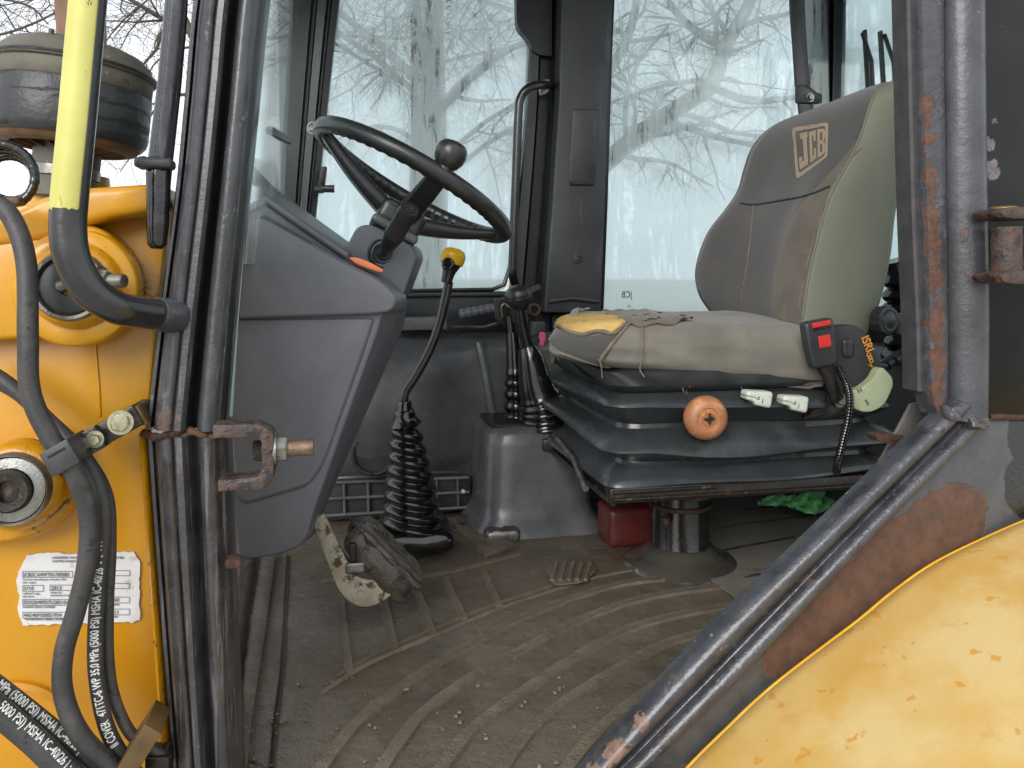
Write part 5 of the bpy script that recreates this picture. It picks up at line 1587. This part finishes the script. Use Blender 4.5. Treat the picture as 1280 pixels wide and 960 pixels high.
# green cloth on the floor behind the seat
out = [(946, 628), (965, 621), (985, 620), (1000, 624), (1012, 612), (1030, 604), (1048, 590), (1054, 604), (1048, 622), (1034, 634), (1016, 641), (1004, 633), (985, 632), (965, 631)]
V, F = [], []
up_ = cr([(946, 627), (965, 620), (988, 619), (1008, 614), (1028, 606), (1050, 588)], 8)
dn_ = cr([(948, 631), (968, 632), (988, 634), (1012, 642), (1036, 636), (1054, 610)], 8)
for i in range(len(up_)):
    for j in range(9):
        t = j / 8
        x, y = lerp(Vector(up_[i]), Vector(dn_[i]), t)
        d = 2.06 + .05 * nz((i * .35, j * .6, 0), 1.0) + .03 * math.sin(i * .7 + j * .9) - .04 * t
        V.append(W(x, y + 2.0 * nz((i * .5, j, 4), .8), d))
for i in range(len(up_) - 1):
    for j in range(8):
        a = i * 9 + j
        F.append((a, a + 1, a + 10, a + 9))
gc = obj("cloth", (V, F), m_cloth, None, smooth=80)
sm_ = gc.modifiers.new("thickness", 'SOLIDIFY')
sm_.thickness = 0.003
tag(gc, "crumpled green cloth on the floor behind the seat's bellows", "cloth")

# rear controls glimpsed past the seat
rcn = empty("rear_control_stand", mc(1.05, 1.75, FLOOR), "black boots of the rear control levers behind the seat", "control")
p, r = gaiter([M(1120, 325, 1.75), M(1128, 350, 1.75), M(1132, 372, 1.75), M(1134, 395, 1.75)], .03, .055, 3, .014, .15, 50)
obj("boot", tube(p, r, 24, up=R), m_rubber, rcn, smooth=70)
p, r = gaiter([M(1128, 410, 1.7), M(1132, 428, 1.7), M(1136, 446, 1.7)], .03, .06, 2, .012, .15, 40)
obj("boot", tube(p, r, 24, up=R), m_rubber, rcn, smooth=70)
for k in range(4):
    obj("moulded_rib", tube(cr([M(1098 + k * 10, 462 - k * 5, 1.62), M(1120 + k * 9, 446 - k * 3, 1.64), M(1150, 432 + k * 8, 1.66)], 5), .012, 10), m_blackpl, rcn)
obj("plinth", slab(rpoly([(1060, 470), (1160, 440), (1200, 440), (1200, 640), (1070, 640)], 6), 1.70, .3), m_blackpl, rcn, bevel=(.01, 3))
lb = empty("door_lock_bracket", M(1100, 560, 1.02), "grey lock plate with a rusty tongue above the sill rail", "bracket")
obj("plate", slab([(1093, 590), (1139, 505), (1166, 500), (1166, 530), (1110, 590)], 1.03, .006), mat("scuffed_grey_plate", S(112, 108, 104), .5, var=(30, S(92, 88, 84)), grain=[(150, .0006)], layers=[dict(scale=50, lo=.62, hi=.7, c=S(160, 158, 154), amt=.6)]), lb, bevel=(.0015, 2))
obj("tongue", prism([M(x, y, .99) for x, y in rpoly([(1094, 543), (1112, 543), (1142, 548), (1142, 556), (1122, 557), (1098, 552)], 3)], L * .02), m_rust, lb, bevel=(.002, 2))
# ================================================================== yellow loader tower at the left
lo_ = empty("loader_tower", M(60, 960, .98), "yellow loader tower with pivot bosses in front of the cab", "loader frame")
LT = 1.00
obj("tower_plate", slab([(-260, 255), (20, 258), (110, 244), (212, 236), (182, 545), (190, 660), (214, 960), (220, 1060), (-260, 1060)], LT, .03), m_yel, lo_, bevel=(.004, 2))
obj("plate_edge", strip([(176, 540, 183, 540), (185, 660, 192, 660), (206, 960, 214, 960), (212, 1050, 220, 1050)], [(0, -.02), (0, .01), (.5, .014), (1, .01), (1, -.02)], LT - .05), m_yelcast, lo_)
# bonnet beam along the top
obj("bonnet_beam", slab(rpoly([(-260, 300), (20, 262), (52, 246), (110, 234), (205, 228), (215, 262), (140, 272), (106, 282), (60, 300), (-260, 340)], [0, 8, 8, 6, 0, 0, 6, 6, 0, 0]), LT - .05, .25), m_yel, lo_, bevel=(.010, 4), smooth=50)
# upper arm end with pin
armu = rpoly([(-260, 300), (20, 285), (85, 276), (130, 285), (165, 325), (172, 365), (160, 405), (120, 418), (85, 414), (45, 423), (-260, 438)], [0, 10, 20, 30, 30, 30, 30, 20, 20, 20, 0])
obj("upper_arm", slab(armu, LT - .045, .045), m_yel, lo_, bevel=(.006, 3), smooth=50)
def boss(name, px, py, l, R0, ring_r, hole, parts):
    b = obj(name, lathe(M(px, py, l) + L * .02, -L, [(R0 * 1.25, 0), (R0 * 1.2, .012), (R0 * 1.08, .020), (R0, .022)], 48), m_yelcast, lo_, smooth=50)
    obj("pin_ring", lathe(M(px, py, l) + L * .001, -L, [(R0 * .98, -.004), (R0 * .98, .010), (R0 * .92, .014), (ring_r * 1.05, .014), (ring_r, .008)], 48, cap=False), m_steel, b)
    for (r_, h_, m_) in parts:
        obj("pin_face", lathe(M(px, py, l), -L, [(r_, -.004), (r_, h_), (r_ * .9, h_ + .002), (hole, h_ + .001), (hole * .96, h_ - .008), (.0005, h_ - .008)], 40), m_, b)
    return b
k9 = pxm(.95, 80)
ub = boss("upper_boss", 90, 357, LT - .075, 44 * k9, 35 * k9, 13 * k9, [(34 * k9, .008, m_blackpl)])
obj("grease_nipple", lathe(M(78, 357, LT - .08), -L, [(.007, -.004), (.007, .004), (.004, .008), (.0005, .009)], 14), m_steel, ub)
obj("retaining_nut", hexbolt(M(130, 350, LT - .085) + R * -.004, R * 1 - L * .4, .011, .010), m_steel, ub)
obj("retaining_bolt", lathe(M(130, 351, LT - .085), R * 1 - L * .4, [(.0068 + (.0007 if i % 2 else 0), .002 * i) for i in range(13)] + [(.0005, .0245)], 14), m_steel, ub)
# ear around the upper boss
obj("boss_ear", lathe(M(98, 360, LT - .048), -L, [(74 * k9, -.01), (73 * k9, .008), (70 * k9, .012), (56 * k9, .014), (50 * k9, .012)], 56), m_yel, lo_, smooth=50)
# lower boss
lowarm = rpoly([(-260, 560), (0, 566), (30, 548), (62, 538), (90, 560), (100, 600), (92, 640), (60, 668), (10, 682), (-260, 690)], [0, 14, 14, 14, 18, 20, 20, 20, 14, 0])
obj("lower_arm", slab(lowarm, LT - .04, .04), m_yelcast, lo_, bevel=(.010, 4), smooth=55)
k8 = pxm(.95, 20)
lb2 = boss("lower_boss", 17, 610, LT - .065, 46 * k8, 40 * k8, 14 * k8, [(26 * k8, .016, m_darkmet)])
obj("pin_washer", lathe(M(17, 610, LT - .065), -L, [(39 * k8, .0), (39 * k8, .008), (27 * k8, .010), (26 * k8, .006)], 40, cap=False), m_steel, lb2)
obj("pivot_hub", lathe(M(8, 940, LT) + L * .01, -L, [(96 * k8, 0), (94 * k8, .016), (88 * k8, .020), (84 * k8, .014), (.001, .014)], 56), m_yel, lo_, smooth=45)
obj("plate_fold", tube([M(118, 418, LT), M(123, 480, LT), M(125, 520, LT)], .0022, 6), m_yel, lo_)

# data plate with print
pl = LT - .0035
po = []
rng = random.Random(9)
base = [(34, 694), (60, 691), (100, 693), (150, 690), (168, 691), (175, 702), (174, 740), (175, 774), (165, 778), (100, 779), (60, 781), (28, 782), (22, 765), (24, 745), (20, 725), (26, 708)]
for x, y in densify(base, 5):
    po.append((x + rng.uniform(-1, 1), y + rng.uniform(-1, 1)))
dp = obj("data_plate", slab(po, pl, .003), m_plate, lo_, smooth=None, label="torn white data sticker with serial numbers")
def frame_px(x0, y0, x1, y1, w=.7):
    q = [(x0, y0), (x1, y0), (x1, y1), (x0, y1)]
    q2 = [(x0 + w, y0 + w), (x1 - w, y0 + w), (x1 - w, y1 - w), (x0 + w, y1 - w)]
    V = [M(x, y, pl - .001) for x, y in q + q2]
    return V, [(k, (k + 1) % 4, 4 + (k + 1) % 4, 4 + k) for k in range(4)]
pr = []
for a in ((28, 714, 91, 722), (28, 731.5, 54.5, 739.5), (62, 731, 91, 738.5), (28, 749, 91, 757), (28, 765, 91, 773), (140, 713, 162.5, 720), (140, 729, 162, 736), (140, 746, 162, 754), (140, 761, 162, 769)):
    pr.append(frame_px(*a))
tl = pl - .001
for s, x, y, h, w in (("JCB2CX4WT01709383", 29, 720.5, 4.6, 57), ("5710", 29, 737.8, 4.6, 12.5), ("2013", 63.5, 737.2, 4.6, 13), ("SD320/40557U2821012", 29, 755.2, 4.6, 59.5), ("445/46910/05/1934", 29.5, 771.2, 4.6, 47), ("160", 141, 752, 4.6, 7.5), ("211", 139, 767.5, 4.6, 8.5)):
    pr.append(ptext(s, x, y, h, tl, bold=.012, width=w))
obj("plate_numbers", join(*pr), m_ink, dp, smooth=None)
pr = []
for s, x, y, h, w in (("LAKESIDE WORKS ROCESTER UTTOXETER", 65, 698.5, 2.8, 90), ("UNITED KINGDOM", 65, 703, 2.8, 37), ("Product Identification Number PIN", 28, 725.5, 2.2, 54), ("ISO 10261", 28, 729.5, 2.2, 16), ("WEIGHT (kg)", 28, 743, 2.2, 21), ("ISO 6016", 28, 746.8, 2.2, 14), ("YEAR OF", 62.5, 742, 2.2, 14), ("MANUFACTURE", 62.5, 745.5, 2.2, 26), ("ENGINE SERIAL NUMBER", 28, 760, 2.4, 41), ("TRANSMISSION SERIAL NUMBER", 30, 775.5, 2.4, 52), ("NUMBER", 139, 757, 2.2, 10), ("NUMBER", 137, 772, 2.2, 10)):
    pr.append(ptext(s, x, y, h, tl, bold=.012, width=w))
obj("plate_captions", join(*pr), m_ink, dp, smooth=None)

# ---- hoses
def hose(label, pts, r_px, texts=(), l=.90, spin=0.0):
    P = [M(x, y, ll) for x, y, ll in pts]
    c = [Vector(p) for p in cr([tuple(p) for p in P], 10)]
    r = r_px * pxm(l, 80)
    h = obj("hydraulic_hose", tube(c, [r * (1 + .015 * nz(p, 60)) for p in c], 18), m_hose)
    tag(h, label, "hose", "hydraulic hoses by the loader tower")
    for s, s0, size, rev, spin_ in texts:
        path = list(reversed(c)) if rev else c
        obj("hose_print", wrap_text(s, path, r, s0, size, spin_), m_print, h, smooth=None)
    return h
hose("thick unprinted hose hanging from the left edge across the data sticker", [(-60, 235, .90), (-12, 250, .90), (16, 275, .89), (33, 330, .88), (35, 420, .87), (38, 490, .87), (62, 545, .87), (90, 585, .87), (110, 640, .88), (109, 700, .88), (96, 760, .88), (80, 815, .88), (79, 865, .88), (98, 915, .88), (135, 955, .89), (175, 985, .89)], 11.5)
hose("hose with white printing reading up its length, middle of the three over the sticker", [(-40, 450, .94), (10, 480, .93), (60, 525, .925), (100, 565, .91), (124, 610, .905), (130, 660, .905), (123, 730, .905), (119, 800, .905), (121, 850, .905), (132, 905, .905), (152, 945, .905), (185, 985, .91)], 9.5, [("471TC-6 WP 35,0 MPa (5000 PSI) MSHA IC-40/26  -  -  · · ·", .098, .0080, True, .15), ("II COVER", .062, .0080, True, .1)])
hose("slim hose nearest the front post, behind the printed one", [(-40, 462, .955), (20, 492, .95), (75, 540, .94), (110, 575, .93), (134, 620, .92), (138, 680, .92), (135, 750, .92), (135, 820, .92), (142, 870, .92), (160, 912, .92), (180, 930, .92), (210, 950, .92)], 7.5, [("COVER MPa 4SP", .30, .0055, True, .3)])
hose("printed hose crossing the lower left corner, upper of the two", [(-50, 822, .89), (0, 858, .89), (45, 893, .89), (90, 930, .89), (130, 962, .89), (170, 992, .89)], 10, [("MPa (5000 PSI) MSHA IC-40/26 | · · ISO 18752", .045, .0085, False, .25)])
hose("printed hose in the very bottom left corner, lower of the two", [(-50, 848, .87), (0, 890, .87), (45, 928, .87), (90, 972, .87), (130, 1005, .87)], 15, [("5000 PSI) MSHA IC-40/26 | · · ISO", .045, .0085, False, .45)])

# ---- hose clamps
hc = empty("hose_clamp", M(120, 580, .90), "black steel clamp with three bolts holding the hoses to the tower", "clamp")
ca = math.atan2(-(545 - 557), 1)
def rotp(cx, cy, a, pts):
    return [(cx + x * math.cos(a) - y * math.sin(a), cy + x * math.sin(a) + y * math.cos(a)) for x, y in pts]
A = math.radians(-29)
obj("bar", slab(rotp(132, 541, A, rpoly([(-46, -14), (46, -14), (46, 14), (-46, 14)], 3)), .905, .05), m_blacksteel, hc, bevel=(.002, 2))
obj("bar_end", slab(rotp(172, 519, A, [(-2, -14), (6, -10), (6, 16), (-2, 14)]), .91, .05), m_brownclamp, hc, bevel=(.001, 2))
obj("clamp_block", slab(rotp(74, 573, A, rpoly([(-20, -17), (20, -17), (20, 17), (-20, 17)], 2)), .855, .05), m_blackpl, hc, bevel=(.002, 2))
obj("block_split", tube([M(*rotp(74, 573, A, [(-12, -8)])[0], .8545), M(*rotp(74, 573, A, [(12, -8)])[0], .8545)], .0012, 6), m_blacksteel, hc)
obj("clamp_plate", slab(rotp(106, 556, A, rpoly([(-14, -15), (22, -15), (22, 15), (-14, 15)], 2)), .895, .02), m_blacksteel, hc, bevel=(.002, 2))
for x, y, r in ((151, 528, .0095), (119, 549, .0065), (100, 557, .0065)):
    obj("bolt", hexbolt(M(x, y, .893), -L, r, .007), m_bright, hc)
hc2 = empty("hose_clamp", M(170, 950, .90), "brown grimy clamp block at the bottom beside the front post", "clamp")
obj("block", slab(rotp(172, 942, math.radians(-58), rpoly([(-36, -12), (36, -12), (36, 12), (-36, 12)], 2)), .875, .05), m_brownclamp, hc2, bevel=(.002, 2))
obj("base", slab(rotp(195, 955, 0, rpoly([(-14, -8), (16, -8), (16, 14), (-14, 14)], 2)), .91, .03), m_darkmet, hc2, bevel=(.003, 2))

# ---- handrail
hr = empty("handrail", M(215, 400, .86), "bent black handrail wrapped in pale yellow tape", "handrail")
HL = .84
hp = cr([M(122, -140, HL), M(114, -40, HL), M(105, 60, HL), (M(97, 150, HL)), M(88, 240, HL), M(85, 285, HL), M(91, 325, HL), M(112, 362, HL + .005), M(145, 384, HL + .02), M(180, 391, HL + .05), M(222, 394, HL + .09)], 10)
hp = [Vector(p) for p in hp]
RR = 21.5 * pxm(HL, 100)
obj("rail", tube(hp, RR, 28), m_rail, hr, smooth=60)
tp = hp[:46]
fr = frames(tp, R)
V, F = [], []
sg_ = 24
for i, (p, t, a, b) in enumerate(fr):
    for j in range(sg_):
        s = j / (sg_ - 1)
        c = (CAM - p)
        c = (c - t * c.dot(t)).normalized()
        d = t.cross(c)
        if d.x < 0:
            d = -d
        th = lerp(-1.62, .52, s)
        cut = 0.0
        if i == len(fr) - 1:
            cut = .0015 * math.sin(j * 1.7) + .012 * math.exp(-((s - .5) / .09) ** 2) + .004 * s
        V.append(p + (c * math.cos(th) + d * math.sin(th)) * (RR * 1.025) - t * cut)
for i in range(len(fr) - 1):
    for j in range(sg_ - 1):
        a = i * sg_ + j
        F.append((a, a + 1, a + sg_ + 1, a + sg_))
tpo = obj("tape", (V, F), m_tape, hr, smooth=60)
md = tpo.modifiers.new("thickness", 'SOLIDIFY')
md.thickness = .0005
obj("weld_collar", tube([M(196, 392, HL + .06), M(206, 394, HL + .07), M(216, 395, HL + .08), M(225, 396, HL + .09)], [RR * 1.02, RR * 1.12, RR * 1.14, RR * 1.1], 24, rmod=lambda i, th: 1 + .03 * math.sin(5 * th + i)), m_post, hr)

# ---- mirror arm and hanging strap beside the front post
ma = empty("mirror_arm", M(195, 312, .95), "black upright mirror arm with a clip and rubber sleeve beside the front post", "mirror arm")
obj("tube", tube([M(224, -120, .93), M(219, 0, .93), M(210, 100, .93), M(199, 190, .93), M(197, 205, .93)], .0105, 16), m_post, ma, smooth=60)
obj("clip", rbox(M(194, 205, .925), R * .019, L * .014, U * .0055, .004, 4), m_blackpl, ma)
obj("clip_ear", lathe(M(174, 204, .92), R * 1 + U * .2, [(.004, 0), (.007, .001), (.007, .006), (.005, .010), (.005, .02)], 16), m_blackpl, ma)
sl_ = cr([M(198, 208, .93), M(198, 240, .93), M(197, 280, .93), M(196, 311, .93)], 6)
obj("rubber_sleeve", tube(sl_, [.0115, .0125, .013, .0128, .0128, .0126, .0125, .0124, .0122, .012, .0118, .0118, .0118, .0115, .011, .0105, .0102, .0100, .006], 14), m_rubber, ma, smooth=60)
obj("stay", tube([M(236, -120, .97), M(229, 30, .97), M(222, 110, .97), M(212, 200, .97), M(208, 240, .97)], .004, 8), m_rail, ma)

# ---- air pre-cleaner, stack pipe and hose coil on the bonnet
ap = empty("air_pre_cleaner", W(92, 236, 1.32), "round weathered black air pre-cleaner on a stem above the bonnet", "air cleaner")
o_ = W(86, 178, 1.32)
ax_ = (U + R * .09 + L * .02).normalized()
k_ = 1.32 / 1000
prof = lambda rows_: [(r_ * k_, h_ * k_) for r_, h_ in rows_]
obj("bowl", lathe(o_, ax_, prof([(80, 10), (80, 1), (84, 0), (88, 5), (90, 12), (90, 62), (88, 66)]), 64, cap=False), m_precl, ap, smooth=50)
obj("grey_band", lathe(o_, ax_, prof([(88, 65), (89, 66), (89.5, 84), (89, 86)]), 64), m_preclgrey, ap, smooth=50)
obj("lid", lathe(o_, ax_, prof([(90, 85), (93, 87), (93, 92), (89, 94), (86, 102), (76, 112), (62, 118), (40, 122), (.5, 123)]), 64), m_preclgrey, ap, smooth=50)
obj("lid_bead", ring(o_ + ax_ * (90 * k_), ax_.orthogonal().normalized(), ax_.cross(ax_.orthogonal().normalized()), 92 * k_, 2.5 * k_, 64, 8), m_precl, ap)
obj("under_ring", lathe(o_, ax_, prof([(82, 1), (78, -6), (68, -9), (64, -9), (64, 2)]), 64, cap=False), m_tan, ap, smooth=50)
a1_ = ax_.orthogonal().normalized()
b1_ = ax_.cross(a1_)
for k in range(16):
    a = k / 16 * 2 * math.pi
    d = a1_ * math.cos(a) + b1_ * math.sin(a)
    t_ = ax_.cross(d)
    obj("swirl_vane", prism([o_ + d * 38 * k_, o_ + d * 65 * k_, o_ + d * 65 * k_ - ax_ * 9 * k_ + t_ * 10 * k_, o_ + d * 38 * k_ - ax_ * 14 * k_ + t_ * 7 * k_], t_ * .0015), m_tan, ap)
obj("stem", lathe(o_, -ax_, prof([(38, -6), (38, 30), (37, 40), (36, 44), (36, 70)]), 40), m_preclgrey, ap)
cl_ = obj("stem_clamp", lathe(o_, -ax_, prof([(37, 32), (39, 33), (39, 45), (37, 46)]), 40), m_steel, ap)
obj("clamp_screw", hexbolt(o_ - ax_ * 39 * k_ + R * 26 * k_ - L * 32 * k_, -L + R * .3, .008, .012), m_bright, cl_)
obj("lid_stud", lathe(o_ + ax_ * 114 * k_ - R * 8 * k_ - L * 70 * k_, ax_, [(.004, 0), (.004, .01), (.0005, .011)], 10), m_blackpl, ap)
sp_ = obj("stack_pipe", tube([W(104, 150, 2.1), W(103, 60, 2.1), W(100, 0, 2.1), W(97, -120, 2.1)], [.055, .058, .06, .062], 32), m_pipe)
tag(sp_, "upright brown weathered pipe rising behind the air pre-cleaner", "pipe")
ba = obj("bonnet_socket", lathe(W(88, 262, 1.36), U, [(.066, 0), (.062, .03), (.060, .055)], 36), m_yel)
tag(ba, "yellow collar under the air pre-cleaner stem on the bonnet", "collar")
hcoil = empty("hose_coil", W(-4, 262, 1.02), "coil of black ribbed hose at the left edge above the loader tower", "hose coil")
cd = Vector((1, 0.35, 0)).normalized()
for k, (rr_, w_) in enumerate(((.040, .0055), (.033, .0045), (.027, .004))):
    obj("loop", ring(W(-2, 220, 1.0) + Vector((0, .012 * k, 0)), cd, U, rr_, w_, 90, 10, lambda a, b: 1 + .12 * (1 if int(a * 40) % 2 else 0)), m_rubber, hcoil, smooth=40)
obj("fitting", rbox(W(16, 252, 1.0), R * .012, L * .01, U * .006, .004, 4), m_brownclamp, hcoil)

# ================================================================== rear mudguard
edge = [(1460, 612), (1350, 628), (1285, 651), (1225, 677), (1167, 706), (1118, 740), (1072, 778), (1024, 814), (976, 851), (940, 882), (909, 912), (880, 940), (855, 966), (820, 1005), (780, 1060)]
E = cr(edge, 6)
rows_ = []
ctrz = 0
prof = [(.0, -.012), (.0, .0), (-.004, .004), (-.02, .004), (-.08, -.002), (-.16, -.010), (-.26, -.022), (-.36, -.040), (-.44, -.062), (-.50, -.095), (-.52, -.15)]
for x, y in E:
    p = M(x, y, .945)
    r_ = p.dot(R)
    rows_.append([p + L * dl + U * dz + R * 0 for dl, dz in prof])
fd = empty("rear_mudguard", M(1200, 960, .7), "faded yellow rear mudguard sweeping across the lower right corner", "mudguard")
obj("shell", loft(rows_, closed=False, cap=False), m_fender, fd, smooth=60)
obj("rolled_edge", tube([M(x, y, .945) + U * .001 for x, y in E], .0028, 10), m_fedge, fd)

for o in list(scene.objects):
    if o.parent is None and "category" in o and "kind" not in o:
        o["kind"] = "thing"
